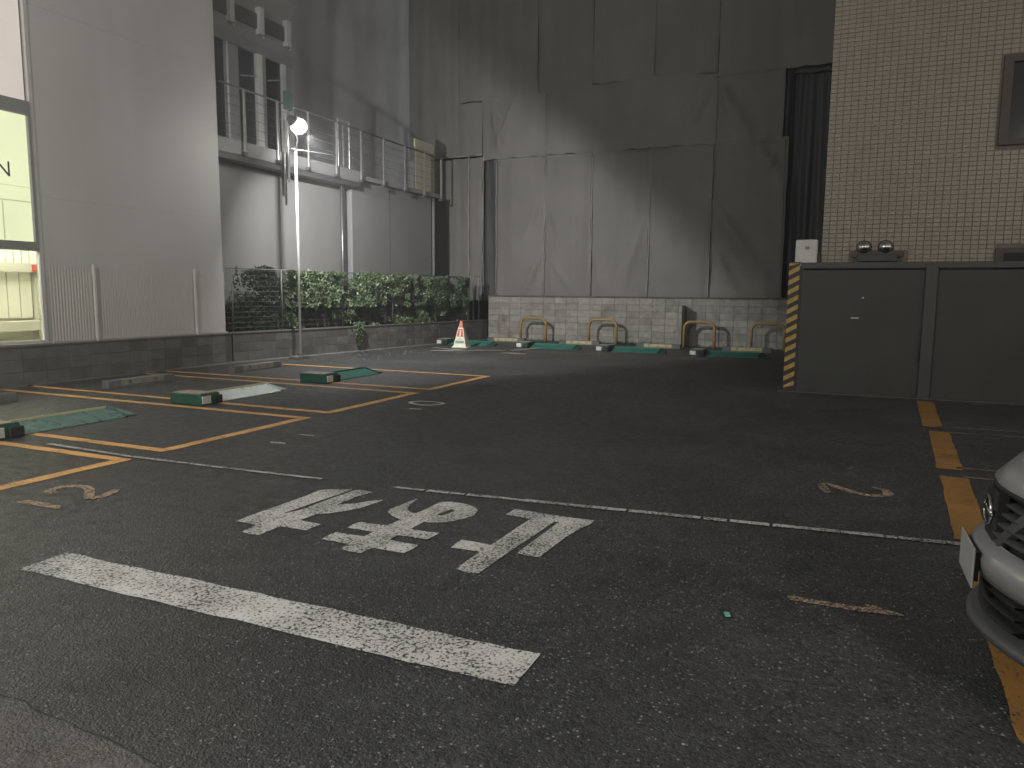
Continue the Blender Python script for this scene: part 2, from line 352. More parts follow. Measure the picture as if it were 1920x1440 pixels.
def text_part(name, s, size, material, parent, mtx, extr=0.0):
    me = text_mesh(s, size, name); me.transform(mtx); me.materials.clear(); me.materials.append(material)
    o = bpy.data.objects.new(name, me); COL.objects.link(o); o.parent = parent; return o

# ---------------------------------------------------------------- ground
bm = bmesh.new(); box(bm, -60, 60, -60, 80, -0.3, 0.0); struct(bm_obj('asphalt_ground', bm, M['asphalt']))
bm = bmesh.new()
crack = [(-3.6, 1.80), (-3.2, 1.76), (-2.85, 1.70), (-2.73, 1.71), (-2.66, 1.69), (-2.56, 1.68), (-2.45, 1.685), (-2.38, 1.67), (-2.24, 1.67), (-2.12, 1.655), (-1.95, 1.63), (-1.6, 1.6), (-1.2, 1.52)]
poly(bm, crack + [(-1.2, 0.2), (-3.6, 0.2)], 0.004); struct(bm_obj('pavement_patch', bm, M['patch']))
bm = bmesh.new()
rr = random.Random(3); up = []; lo = []
for i in range(len(crack) - 1):
    for t in (0, .33, .66):
        x = crack[i][0] * (1 - t) + crack[i + 1][0] * t; y = crack[i][1] * (1 - t) + crack[i + 1][1] * t
        w = max(0.0012, 0.006 * rr.random() * (0.3 + noise.noise(Vector((x * 5, 0, 0))) * 1.2 + 0.3)); up.append((x, y + w + rr.uniform(-.002, .002))); lo.append((x, y - w))
poly(bm, up + lo[::-1], 0.008); struct(bm_obj('pavement_crack', bm, M['dark']))
# concrete gutter strip along the left wall
def WX(y):  # face of the low wall on the left
    return -12.08 if y <= 12.5 else -12.05 + (y - 12.5) * 0.124
bm = bmesh.new(); poly(bm, [(-12.05, -2), (-11.75, -2), (-11.72, 12.5), (-10.45, 23.0), (-10.74, 23.0), (-12.05, 12.5)], 0.004); struct(bm_obj('concrete_gutter', bm, M['gutter']))

def lines(name, segs, width, material, z=0.004, jitter=0.0, wob=0.006):
    bm = bmesh.new(); rr = random.Random(len(segs) * 7 + int(width * 1000))
    for s in segs:
        a, b = Vector(s[0]), Vector(s[1]); w = s[2] if len(s) > 2 else width
        d = (b - a); L = d.length; d.normalize(); nn = Vector((-d.y, d.x)); k = max(2, int(L / 0.12)); prev = None
        for i in range(k + 1):
            p = a + d * (L * i / k); e1 = rr.uniform(-wob, wob); e2 = rr.uniform(-wob, wob)
            q = (bm.verts.new((*(p + nn * (w / 2 + e1)), z)), bm.verts.new((*(p - nn * (w / 2 + e2)), z)))
            if prev: bm.faces.new((prev[1], q[1], q[0], prev[0]))
            prev = q
    return struct(bm_obj(name, bm, material))
# bays on the left: inner edges per bay
W = 0.115
lines('bay_marking', [((-10.75, 12.56), (-5.86, 12.46)), ((-5.92, 12.42), (-5.92, 10.38), 0.135), ((-5.86, 10.36), (-11.9, 10.44))], W, M['yellow_paint'])
lines('bay_marking', [((-11.9, 9.96), (-5.84, 9.86)), ((-5.92, 9.80), (-5.92, 7.80), 0.135), ((-5.86, 7.76), (-11.9, 7.84))], W, M['yellow_paint'])
lines('bay_marking', [((-11.9, 7.36), (-5.86, 7.30)), ((-5.93, 7.24), (-5.93, 5.24), 0.135), ((-5.88, 5.19), (-11.9, 5.26))], W, M['yellow_paint'])
lines('bay_marking', [((-11.9, 4.80), (-5.86, 4.74)), ((-5.93, 4.68), (-5.93, 2.6), 0.135)], W, M['yellow_paint'])
# back row
lines('bay_marking', [((-10.4, 18.35), (-9.2, 17.75)), ((-9.2, 17.75), (-8.05, 18.45)), ((-8.05, 18.45), (-7.2, 20.8))], 0.09, M['worn_white'])
lines('bay_marking', [((-8.3, 18.40), (-1.2, 17.98)), ((-5.9, 18.3), (-5.3, 20.5)), ((-5.55, 18.3), (-4.95, 20.5)), ((-3.45, 18.15), (-2.85, 20.4)), ((-3.1, 18.15), (-2.5, 20.4)), ((-8.1, 18.4), (-7.5, 20.6))], 0.08, M['tan_paint'])
lines('worn_marking', [((-9.9, 17.35), (-9.3, 17.5))], 0.16, M['worn_white'])
lines('worn_marking', [((-7.9, 17.55), (-7.2, 17.5))], 0.25, M['tan_paint'])
# right side bays: a broad orange head line with narrow pale side lines
lines('bay_marking', [((1.225, 12.50), (1.09, 10.05)), ((1.12, 9.74), (0.985, 7.62)), ((0.98, 7.30), (0.86, 5.4)), ((0.86, 5.0), (0.76, 2.95)), ((0.75, 2.6), (0.66, 0.6))], 0.21, M['orange_paint'])
lines('bay_marking', [((1.3, 12.5), (6, 12.32)), ((1.14, 10.1), (6, 10.2)), ((1.2, 9.72), (6, 9.8)), ((1.05, 7.72), (6, 7.65)), ((1.05, 7.34), (6, 7.3)), ((0.95, 5.35), (6, 5.3))], 0.06, M['pale_line'])
# thin cracked white line across the lot
rr = random.Random(11); segs = []
pl = [(-7.2, 4.92), (-5.97, 4.86), (-4.8, 4.89), (-3.85, 4.93)]; pr = [(-3.16, 4.96), (-2.09, 5.05), (-0.96, 5.15), (-0.16, 5.22), (0.80, 5.30)]
for P, dens in ((pl, 0.22), (pr, 0.24)):
    for a, b in zip(P, P[1:]):
        a = Vector(a); b = Vector(b); L = (b - a).length; t = 0
        while t < L - 0.02:
            gap = rr.choice((0.006, 0.01, 0.02)) if a.x < -0.9 else 0.008; le = rr.uniform(0.12, 0.3) * (1 if a.x < -0.9 else 1.7)
            t2 = min(L, t + le); segs.append((tuple(a + (b - a) * (t / L)), tuple(a + (b - a) * (t2 / L)), rr.uniform(0.042, 0.058) if a.x < -2.5 else 0.062)); t = t2 + gap
lines('boundary_line', segs, 0.05, M['thin_paint'], z=0.008, wob=0.005)
lines('stop_line', [((-4.10, 2.73), (-1.10, 2.72))], 0.29, M['white_paint'], wob=0.009)
# lettering of the stop sign painted on the road, read from the other side
RE = [(-3.65,3.76),(-3.66,3.91),(-3.65,4.11),(-3.64,4.32),(-3.64,4.49),(-3.65,4.66),(-3.55,4.72),(-3.43,4.77),(-3.43,4.68),(-3.455,4.46),(-3.465,4.3),(-3.475,4.15),(-3.49,4.03),(-3.47,4.06),(-3.44,4.14),(-3.43,4.28),(-3.425,4.42),(-3.415,4.57),(-3.40,4.76),(-3.38,4.79),(-3.24,4.77),(-3.26,4.67),(-3.28,4.58),(-3.28,4.38),(-3.18,4.45),(-3.12,4.56),(-3.04,4.63),(-3.05,4.52),(-3.07,4.39),(-3.13,4.27),(-3.2,4.17),(-3.27,4.12),(-3.27,4.05),(-3.28,3.96),(-3.2,3.95),(-3.09,3.95),(-3.1,3.88),(-3.1,3.8),(-3.21,3.8),(-3.31,3.8),(-3.31,3.69),(-3.31,3.6),(-3.39,3.59),(-3.46,3.6),(-3.46,3.69),(-3.48,3.76),(-3.55,3.76)]
MA = [(-2.69,3.61),(-2.69,3.69),(-2.79,3.7),(-2.9,3.7),(-2.91,3.78),(-2.9,3.85),(-2.79,3.85),(-2.69,3.86),(-2.69,3.96),(-2.79,3.96),(-2.89,3.96),(-2.9,4.02),(-2.89,4.1),(-2.76,4.1),(-2.68,4.12),(-2.67,4.26),(-2.76,4.3),(-2.84,4.36),(-2.87,4.44),(-2.86,4.53),(-2.85,4.66),(-2.83,4.76),(-2.82,4.7),(-2.80,4.59),(-2.76,4.49),(-2.69,4.43),(-2.65,4.43),(-2.64,4.52),(-2.64,4.66),(-2.63,4.76),(-2.57,4.79),(-2.46,4.79),(-2.35,4.75),(-2.29,4.68),(-2.26,4.56),(-2.28,4.47),(-2.33,4.38),(-2.4,4.31),(-2.5,4.27),(-2.5,4.17),(-2.5,4.11),(-2.45,4.11),(-2.37,4.11),(-2.29,4.12),(-2.29,4.05),(-2.3,3.97),(-2.4,3.97),(-2.5,3.97),(-2.51,3.93),(-2.51,3.87),(-2.43,3.86),(-2.29,3.86),(-2.29,3.77),(-2.30,3.7),(-2.38,3.7),(-2.52,3.7),(-2.53,3.64),(-2.53,3.59),(-2.61,3.59)]
HOLE = [(-2.495,4.46),(-2.485,4.54),(-2.47,4.63),(-2.43,4.6),(-2.44,4.52),(-2.46,4.46)]
TO = [(-2.07,4.67),(-2.06,4.82),(-1.91,4.81),(-1.74,4.80),(-1.61,4.795),(-1.46,4.8),(-1.46,4.71),(-1.49,4.6),(-1.52,4.4),(-1.53,4.21),(-1.54,3.97),(-1.6,3.97),(-1.69,3.98),(-1.685,4.12),(-1.68,4.31),(-1.675,4.46),(-1.67,4.66),(-1.70,4.66),(-1.705,4.6),(-1.71,4.47),(-1.72,4.31),(-1.73,4.15),(-1.735,4.05),(-1.74,3.98),(-1.745,3.81),(-1.75,3.69),(-1.755,3.59),(-1.81,3.58),(-1.9,3.6),(-1.9,3.66),(-1.9,3.8),(-1.9,3.91),(-1.95,3.91),(-2.03,3.91),(-2.09,3.9),(-2.1,3.98),(-2.1,4.06),(-2.0,4.06),(-1.89,4.05),(-1.885,4.25),(-1.88,4.45),(-1.87,4.65),(-1.97,4.66)]
for nm, pts, ho in (('stop_lettering', RE, ()), ('stop_lettering', MA, (HOLE,)), ('stop_lettering', TO, ())):
    bm = bmesh.new(); poly(bm, pts, 0.004, ho); struct(bm_obj(nm, bm, M['white_paint']))
# bay numbers
def stroke(name, pts_list, w, material):
    bm = bmesh.new()
    for pts in pts_list:
        P = [Vector(p) for p in pts]; prev = None
        for i, p in enumerate(P):
            d = (P[min(i + 1, len(P) - 1)] - P[max(i - 1, 0)]).normalized(); nn = Vector((-d.y, d.x))
            ww = w * (0.75 if i in (0, len(P) - 1) else 1)
            q = (bm.verts.new((*(p + nn * ww / 2), 0.004)), bm.verts.new((*(p - nn * ww / 2), 0.004)))
            if prev: bm.faces.new((prev[1], q[1], q[0], prev[0]))
            prev = q
    return struct(bm_obj(name, bm, material))
def tr(pts, ox, oy, sx, sy, left=True):   # digit box: u across 0..1, v up 0..1
    out = []
    for u, v in pts:
        if left: out.append((ox - v * sy, oy + u * sx))     # top of the digit towards -X
        else: out.append((ox + v * sy, oy - u * sx))
    return out
def smooth_pts(P, n=6):
    out = []
    for i in range(len(P) - 1):
        p0 = P[max(i - 1, 0)]; p1 = P[i]; p2 = P[i + 1]; p3 = P[min(i + 2, len(P) - 1)]
        for k in range(n):
            t = k / n
            out.append(tuple(0.5 * ((2 * p1[j]) + (-p0[j] + p2[j]) * t + (2 * p0[j] - 5 * p1[j] + 4 * p2[j] - p3[j]) * t * t + (-p0[j] + 3 * p1[j] - 3 * p2[j] + p3[j]) * t ** 3) for j in (0, 1)))
    return out + [P[-1]]
D1 = smooth_pts([(0.5, 0), (0.5, 0.6), (0.48, 0.9), (0.30, 1.0)]) if False else [(0.5, 0), (0.5, 0.45), (0.49, 0.8), (0.44, 0.93), (0.34, 1.0)]
D2 = smooth_pts([(0.03, 0.78), (0.2, 0.98), (0.62, 1.0), (0.85, 0.78), (0.7, 0.5), (0.32, 0.24), (0.16, 0.08), (0.35, 0.02), (0.65, 0.05), (1.0, 0.14)])
D0 = smooth_pts([(0.5, 0), (0.1, 0.25), (0.05, 0.6), (0.4, 1), (0.8, 0.9), (0.95, 0.5), (0.8, 0.12), (0.5, 0)])
D3 = smooth_pts([(0.05, 0.85), (0.4, 1), (0.8, 0.8), (0.45, 0.54), (0.9, 0.3), (0.5, 0.0), (0.02, 0.15)])
D4 = [(0.7, 0), (0.7, 1), (0.05, 0.3), (0.98, 0.3)]
D9 = smooth_pts([(0.15, 0.05), (0.6, 0.1), (0.9, 0.6), (0.6, 1), (0.15, 0.85), (0.2, 0.55), (0.6, 0.5), (0.88, 0.65)])
stroke('bay_number', [tr(D1, -5.0, 3.38, 0.2, 0.43), tr(D2, -5.0, 3.70, 0.29, 0.52)], 0.075, M['tan_paint'])
stroke('bay_number', [tr(D1[:2], -5.1, 5.86, 0.2, 0.42), tr(D1[:2], -5.1, 6.32, 0.2, 0.42)], 0.05, M['worn_white'])
stroke('bay_number', [tr(D1[:2], -5.0, 8.42, 0.2, 0.42), tr(D0, -4.98, 8.85, 0.36, 0.48)], 0.065, M['worn_white'])
stroke('bay_number', [tr(D9, -5.0, 11.0, 0.3, 0.45)], 0.05, M['ghost_paint'])
bm = bmesh.new(); poly(bm, [(-0.17, 3.99), (-0.15, 3.935), (0.18, 3.925), (0.37, 3.955), (0.36, 3.975), (0.23, 4.035), (0.20, 4.035), (0.19, 3.985)], 0.004); struct(bm_obj('bay_number', bm, M['tan_paint']))
stroke('bay_number', [tr(D2, -0.06, 6.62, 0.34, 0.48, False)], 0.075, M['tan_paint'])
stroke('bay_number', [tr(D3, 0.02, 8.85, 0.34, 0.46, False)], 0.08, M['ghost_paint'])
stroke('bay_number', [tr(D4, 0.1, 11.35, 0.34, 0.46, False)], 0.055, M['ghost_paint'])
stroke('bay_number', [tr([(0, 0), (0, 1)], -7.75, 17.3, 0.1, 0.3)], 0.05, M['tan_paint'])

# ---------------------------------------------------------------- block wall at the back
BW = Matrix.Rotation(R(-2.6), 4, 'Z')
def backY(x): return 22.75 - (x + 10.2) * 0.045
wall = thing('block_wall', 'weathered grey concrete block wall below the scaffold sheeting at the back of the lot', 'wall', (-10.78, 22.80, 0), R(-2.6))
def chamfer_block(name, w, h, d, material, bev=0.006):
    bm = bmesh.new(); box(bm, 0, w, 0, d, 0, h, bev=bev); me = bpy.data.meshes.new(name); bm.normal_update(); bm.to_mesh(me); bm.free(); me.materials.append(material); return me
bme = chamfer_block('block', 0.39, 0.19, 0.12, M['block']); bmh = chamfer_block('block', 0.19, 0.19, 0.12, M['block'])
rr = random.Random(5); cnt = 0
def put(me, name, parent, loc, rz=0, tilt=0):
    o = bpy.data.objects.new(name, me); COL.objects.link(o); o.parent = parent; o.location = loc; o.rotation_euler = (0, 0, rz); return o
for r_ in range(7):
    x = 0.0
    while x < 10.2:
        put(bme, 'block', wall, (x, rr.uniform(-.005, .005), r_ * 0.2 + 0.005)); x += 0.4
B('mortar_core', M['mortar'], wall, (0, 10.4, 0.012, 0.118, 0, 1.395))
B('coping', mat('coping_dark', (0.14, 0.13, 0.12), 0.9, 0.3, 6, 0.5, 60), wall, (-0.02, 10.45, -0.03, 0.15, 1.40, 1.45), bev=0.006)
bt = thing('buttress', 'narrow block buttress standing out from the back wall between the middle wheel barriers', 'buttress', (-4.22, 22.50, 0), R(-2.6))
for r_ in range(6): 
    bm = bmesh.new(); box(bm, -0.05, 0.05, -0.5, -0.02, r_ * 0.2 + 0.004, r_ * 0.2 + 0.196 - (0 if r_ < 5 else .0), bev=0.006); bm_obj('block', bm, M['block'], bt)
# weeds at the foot of the wall
bm = bmesh.new(); rr = random.Random(9)
for i in range(420):
    x = rr.choice((rr.uniform(-6.2, -4.9), rr.uniform(-10.4, -1.5))); y = backY(x) - 0.12 - abs(rr.gauss(0, .09)); h = rr.uniform(.03, .12); a = rr.uniform(0, 6.28)
    p = Vector((x, y, 0)); q = Vector((math.cos(a), math.sin(a), 0)) * 0.02
    v = [bm.verts.new(p - q), bm.verts.new(p + q), bm.verts.new(p + Vector((rr.uniform(-.05, .05), rr.uniform(-.05, .05), h)))]; bm.faces.new(v)
o = stuff(bm_obj('weeds', bm, M['weed'])); tag(o, 'low dry weeds and dirt along the foot of the back block wall', 'weeds')

# ---------------------------------------------------------------- U barriers
def make_ubar():
    t = thing('wheel_barrier', 'x', 'barrier', group='yellow tube barriers in front of the back wall')
    w, h, rad = 0.88, 0.74, 0.2; pts = [(-w / 2, 0, 0), (-w / 2, 0, h - rad)]
    for k in range(1, 7): a = math.pi - k * math.pi / 12; pts.append((-w / 2 + rad + rad * math.cos(a), 0, h - rad + rad * math.sin(a)))
    for k in range(0, 7): a = math.pi / 2 - k * math.pi / 12; pts.append((w / 2 - rad + rad * math.cos(a), 0, h - rad + rad * math.sin(a)))
    pts.append((w / 2, 0, 0))
    bm = bmesh.new(); tube(bm, pts, 0.042, 12); bm_obj('hoop', bm, M['tubey'], t, True)
    for s in (-1, 1):
        bm = bmesh.new(); tube(bm, [(s * w / 2, 0, 0), (s * w / 2, 0, 0.02)], 0.075, 12); bm_obj('foot_collar', bm, M['dmortar'], t)
    return t
ub = make_ubar()
ul = ['leftmost yellow tube hoop barrier behind the first wheel stop near the red topped cone', 'second yellow tube hoop barrier from the cone, before the back wall',
      'third yellow tube hoop barrier, just right of the block buttress', 'last yellow tube hoop barrier, half hidden by the striped wall end']
for i, x in enumerate((-8.95, -6.62, -3.69, -1.80)):
    if i == 0: ub.location = (x, 22.28, 0); ub['label'] = ul[0]; ub.rotation_euler = (0, 0, R(-2.6)); bpy.context.view_layer.update()
    else: dup(ub, (x, 22.28 - (x + 8.95) * 0.045, 0), R(-2.6), ul[i])

# ---------------------------------------------------------------- wheel stops
def make_stop(dull):
    t = thing('wheel_stop', 'x', 'wheel stop', group='wheel stops at the back of the bays')
    L = 1.28; h = 0.125; d0 = 0.16; d1 = 0.12
    def seg(x0, x1, nm, m_):
        bm = bmesh.new(); vv = []
        for x in (x0, x1):
            vv.append([bm.verts.new((x, y, z)) for y, z in ((-d0 / 2, 0), (-d0 / 2, 0.03), (-d1 / 2 - .01, h - 0.012), (-d1 / 2 + .005, h), (d1 / 2 - .005, h), (d1 / 2 + .01, h - .012), (d0 / 2, 0.03), (d0 / 2, 0))])
        a, b = vv
        for k in range(8): bm.faces.new((a[k], a[(k + 1) % 8], b[(k + 1) % 8], b[k]))
        bm.faces.new(a[::-1]); bm.faces.new(b); bmesh.ops.recalc_face_normals(bm, faces=bm.faces); return bm_obj(nm, bm, m_, t)
    seg(-L / 2, -L / 2 + 0.22, 'end_block', M['stopend']); seg(L / 2 - 0.22, L / 2, 'end_block', M['stopend'])
    seg(-L / 2 + 0.222, L / 2 - 0.222, 'middle_block', M['stopgrey'])
    mx = Matrix.Translation((0, -0.0805, 0.072)) @ Matrix.Rotation(R(90 - 15), 4, 'X')
    bm = bmesh.new(); box(bm, -L / 2 + 0.24, L / 2 - 0.24, -0.042, 0.042, -0.002, 0.002)
    lab = bm_obj('label_strip', bm, M['stoplabel2'] if dull else M['stoplabel'], t); lab.data.transform(mx)
    for k, ch in enumerate('車止め'):
        text_part('character', ch, 0.075, M['ink'], t, mx @ Matrix.Translation(((k - 1) * 0.25, 0, 0.004)))
    return t
s1 = make_stop(True); s2 = make_stop(False); bpy.context.view_layer.update()
st_l = [(-10.45, 11.43, 'grey wheel stop in the farthest left bay, beside the leftmost of the raised green plates seen from the wall'), (-10.47, 8.78, 'grey wheel stop with faded lettering behind the near-white metal plate'), (-10.45, 6.06, 'grey wheel stop cut by the left edge of the photo')]
st_l[0] = (-10.45, 11.43, 'grey wheel stop with faded lettering in the farthest left bay, against the planter side')
for i, (x, y, lb) in enumerate(st_l):
    if i == 0: s1.location = (x, y, 0); s1.rotation_euler = (0, 0, R(90)); s1['label'] = lb
    else: dup(s1, (x, y, 0), R(90), lb)
st_b = [(-9.58, 21.62, 'cream labelled wheel stop directly right of the cone, before the first tube hoop'), (-7.12, 21.50, 'brightest cream labelled wheel stop, before the second tube hoop'), (-4.70, 21.32, 'cream labelled wheel stop left of the block buttress'), (-2.25, 21.16, 'dim cream labelled wheel stop nearest the striped wall end')]
for i, (x, y, lb) in enumerate(st_b):
    if i == 0: s2.location = (x, y, 0); s2.rotation_euler = (0, 0, R(-2.6)); s2['label'] = lb
    else: dup(s2, (x, y, 0), R(-2.6), lb)

# ---------------------------------------------------------------- flap lock plates
def make_lock(kind):
    t = thing('parking_lock', 'x', 'parking lock', group='flap locks in the parking bays')
    mplate = {'green': M['green'], 'metal': M['plate'], 'teal': M['tplate']}[kind]
    bm = bmesh.new(); pr = [(-0.28, 0.0), (-0.28, 0.10), (-0.24, 0.155), (0.26, 0.155), (0.28, 0.13), (0.28, 0)]   # y,z
    xs = (0, 0.36); vv = [[bm.verts.new((x, y, z)) for y, z in pr] for x in xs]
    for k in range(6): bm.faces.new((vv[0][k], vv[1][k], vv[1][(k + 1) % 6], vv[0][(k + 1) % 6]))
    bm.faces.new(vv[0]); bm.faces.new(vv[1][::-1]); bmesh.ops.recalc_face_normals(bm, faces=bm.faces)
    bmesh.ops.bevel(bm, geom=list(bm.edges), offset=0.01, segments=1, affect='EDGES')
    bm_obj('housing', bm, M['dgreen'], t)
    B('top_sticker', M['pinktop'], t, (0.02, 0.30, -0.22, 0.25, 0.154, 0.160))
    B('rubber_end', M['rubber'], t, (0.22, 0.375, -0.30, -0.27, 0.004, 0.12), bev=0.01)
    B('label_plate', M['white'], t, (0.02, 0.17, -0.293, -0.272, 0.02, 0.125), bev=0.004)
    # tilted flap
    bm = bmesh.new()
    x0, x1, yf, yb, zt = 0.40, 1.66, -0.22, 0.12, 0.10
    a = [bm.verts.new(p) for p in ((x0, yf, 0.012), (x1, yf, 0.012), (x1, yb, zt), (x0, yb, zt))]
    b = [bm.verts.new(p) for p in ((x0, yf, 0.002), (x1, yf, 0.002), (x1, yb + .004, zt - .012), (x0, yb + .004, zt - .012))]
    bm.faces.new(a); bm.faces.new(b[::-1])
    for k in range(4): bm.faces.new((b[k], b[(k + 1) % 4], a[(k + 1) % 4], a[k]))
    bmesh.ops.recalc_face_normals(bm, faces=bm.faces); fl = bm_obj('flap', bm, mplate, t)
    # raised chequer lozenges on the flap
    bm = bmesh.new(); nx, ny = 24, 5; sl = (zt - 0.012) / (yb - yf)
    for i in range(nx):
        for j in range(ny):
            cx_ = x0 + 0.05 + (x1 - x0 - 0.1) * i / (nx - 1); cy_ = yf + 0.05 + (yb - yf - 0.1) * j / (ny - 1); s = 1 if (i + j) % 2 else -1
            q = []
            for du, dv in ((-.016, -.004), (.016, -.004), (.016, .004), (-.016, .004)):
                X_ = cx_ + du * .7 - dv * .7 * s; Y_ = cy_ + du * .7 * s + dv * .7; q.append(bm.verts.new((X_, Y_, 0.012 + (Y_ - yf) * sl + 0.0035)))
            tp = bm.faces.new(q if s == 1 else q)
    stuff(bm_obj('tread_pattern', bm, mplate, t))
    bm = bmesh.new(); obox(bm, (x0, yb, zt + .004), (x1, yb, zt + .004), 0.02, 0.035); bm_obj('raised_edge', bm, M['cream_edge'] if kind != 'green' else M['green'], t)
    B('back_plate', M['dgreen'], t, (x0 + .01, x1 - .01, yb + .006, yb + .016, 0.0, zt - .015))
    bm = bmesh.new(); a = [bm.verts.new(p) for p in ((x1 + .035, yf + .02, 0.03), (x1 + .20, yf + .05, 0.012), (x1 + .17, yb, zt - .03), (x1 + .03, yb, zt + .02))]
    b = [bm.verts.new((v.co.x, v.co.y, 0.001)) for v in a]; bm.faces.new(a)
    for k in range(4): bm.faces.new((b[k], b[(k + 1) % 4], a[(k + 1) % 4], a[k]))
    bmesh.ops.recalc_face_normals(bm, faces=bm.faces); bm_obj('end_ramp', bm, M['plate'] if kind == 'metal' else M['dgreen'] if kind == 'green' else mplate, t)
    B('hinge_gap', M['rubber'], t, (x1 + .002, x1 + .03, yf, yb, 0.0, 0.02))
    return t
lg = make_lock('green'); lm = make_lock('metal'); lt = make_lock('teal'); bpy.context.view_layer.update()
lg.location = (-8.12, 10.23, 0); lg.rotation_euler = (0, 0, R(90)); lg['label'] = 'green flap lock in the farthest left bay, its plate freshly green'
lm.location = (-8.06, 7.46, 0); lm.rotation_euler = (0, 0, R(90)); lm['label'] = 'flap lock with a bare metal plate coloured near white for the lamp glint, in the middle left bay'
lt.location = (-8.10, 4.72, 0); lt.rotation_euler = (0, 0, R(90)); lt['label'] = 'flap lock with a long teal chequered plate, its housing cut by the left edge'
for x, y, lb in ((-10.95, 19.85, 'green flap lock behind the cone in the back row'), (-8.33, 19.75, 'green flap lock in the back row, second from the cone'), (-5.95, 19.62, 'dim green flap lock in the back row before the block buttress'), (-3.42, 19.40, 'darkest green flap lock in the back row, nearest the striped wall end')):
    dup(lg, (x, y, 0), R(-2.6), lb)

# ---------------------------------------------------------------- cone sign
cn = thing('cone_sign', 'cream four sided cone sign with a red top and red panel', 'cone', (-9.75, 18.85, 0), R(8))
def frust(bm, z0, z1, r0, r1, mi=0):
    a = [bm.verts.new((sx * r0, sy * r0, z0)) for sx, sy in ((-1, -1), (1, -1), (1, 1), (-1, 1))]
    b = [bm.verts.new((sx * r1, sy * r1, z1)) for sx, sy in ((-1, -1), (1, -1), (1, 1), (-1, 1))]
    for k in range(4): bm.faces.new((a[k], a[(k + 1) % 4], b[(k + 1) % 4], b[k]))
    bm.faces.new(a[::-1]); bm.faces.new(b)
def cr(z): return 0.185 - (0.185 - 0.03) * (z - 0.03) / 0.70
bm = bmesh.new(); frust(bm, 0.0, 0.03, 0.225, 0.20); frust(bm, 0.03, 0.55, cr(0.03), cr(0.55)); bm_obj('cone_body', bm, M['conew'], cn)
bm = bmesh.new(); frust(bm, 0.552, 0.74, cr(0.552), cr(0.74)); bm_obj('cone_top', bm, M['conep'], cn)
def face_quad(name, z0, z1, f0, f1, m_, off=0.004, x0=-1, x1=1):
    bm = bmesh.new(); v = [bm.verts.new((x0 * f0 * cr(z0), -cr(z0) - off, z0)), bm.verts.new((x1 * f0 * cr(z0), -cr(z0) - off, z0)), bm.verts.new((x1 * f1 * cr(z1), -cr(z1) - off, z1)), bm.verts.new((x0 * f1 * cr(z1), -cr(z1) - off, z1))]
    bm.faces.new(v); return bm_obj(name, bm, m_, cn)
face_quad('red_panel', 0.30, 0.52, 0.80, 0.72, M['coner'])
for z0, z1 in ((0.31, 0.35), (0.355, 0.395), (0.40, 0.44), (0.45, 0.49)): face_quad('printed_character', z0, z1, 0.20, 0.20, M['conew'], 0.008)
face_quad('green_band', 0.12, 0.19, 0.80, 0.80, M['coneg']); face_quad('small_print', 0.225, 0.24, 0.5, 0.5, M['coneg'])

# ---------------------------------------------------------------- low wall and planter on the left
def low_wall(name, label, p0, p1, h, rows):
    p0 = Vector(p0); p1 = Vector(p1); d = p1 - p0; L = d.length; a = math.atan2(d.y, d.x)
    t = thing(name, label, 'wall', (p0.x, p0.y, 0), a)      # local x along the wall, local +y behind it
    me = chamfer_block('block', 0.392, h / rows - 0.008, 0.1, M['dblock'], 0.004); rr = random.Random(int(L * 10))
    for r_ in range(rows):
        x = 0.0
        while x < L - 0.02:
            if x >= 0 and x + 0.392 <= L + 0.01: put(me, 'block', t, (x, rr.uniform(0, .004), r_ * h / rows + 0.004))
            x += 0.4
    B('core', M['dmortar'], t, (0, L, 0.007, 0.30, 0, h - 0.003))
    B('coping', mat('low_coping', (0.12, 0.115, 0.11), 0.85, 0.2, 5, 0.4, 60), t, (0, L, -0.012, 0.31, h, h + 0.03), bev=0.005)
    return t
low_wall('low_block_wall', 'low dark painted block wall under the white building and ribbed panels', (-12.03, 1.5), (-12.03, 12.46), 0.60, 3)
low_wall('planter_wall', 'low dark block planter wall in front of the hedge', (-12.03, 12.50), (-10.80, 22.76), 0.60, 3)
bm = bmesh.new(); poly(bm, [(-12.5, 12.55), (-12.28, 12.55), (-11.05, 22.5), (-12.5, 22.5)], 0.52); struct(bm_obj('planter_soil', bm, M['soil']))
o = B('kerb_stone', M['gutter'], None, (-11.42, -11.16, 13.55, 14.0, 0, 0.07), bev=0.01); tag(o, 'small pale concrete kerb stone lying at the foot of the planter wall', 'stone')

# ---------------------------------------------------------------- white building
wb = thing('white_building', 'tall plain off-white building wall with lit windows at the left edge', 'building', (-12.25, 8.45, 0))
def L_(x): return x + 12.25
def wbx(name, m_, *bs, bev=0): 
    return B(name, m_, wb, *[(x0 + 12.25, x1 + 12.25, y0 - 8.45, y1 - 8.45, z0, z1) for x0, x1, y0, y1, z0, z1 in bs], bev=bev)
wbx('wall', M['whitewall'], (-12.40, -12.25, 8.50, 12.50, 0.0, 13.0))
wbx('side_wall', M['greywall'], (-20, -12.41, 12.2, 12.49, 0.0, 13.0))
wbx('corner_trim', M['alup'], (-12.32, -12.235, 8.44, 8.50, 0.62, 13.0))
wbx('window_frame', M['midframe'], (-12.36, -12.22, 2.0, 8.43, 4.33, 4.55)); wbx('window_frame', M['midframe'], (-12.36, -12.22, 2.0, 8.43, 2.17, 2.31))
wbx('window_frame', M['alup'], (-12.34, -12.23, 2.0, 8.43, 0.64, 0.69)); wbx('window_frame', M['midframe'], (-12.34, -12.22, 8.385, 8.433, 2.312, 4.325))
wbx('upper_panel', M['upper'], (-12.33, -12.26, 2.0, 8.38, 4.552, 9.0))
sg = wbx('sign_panel', M['sign'], (-12.33, -12.27, 2.0, 8.38, 2.315, 4.325))
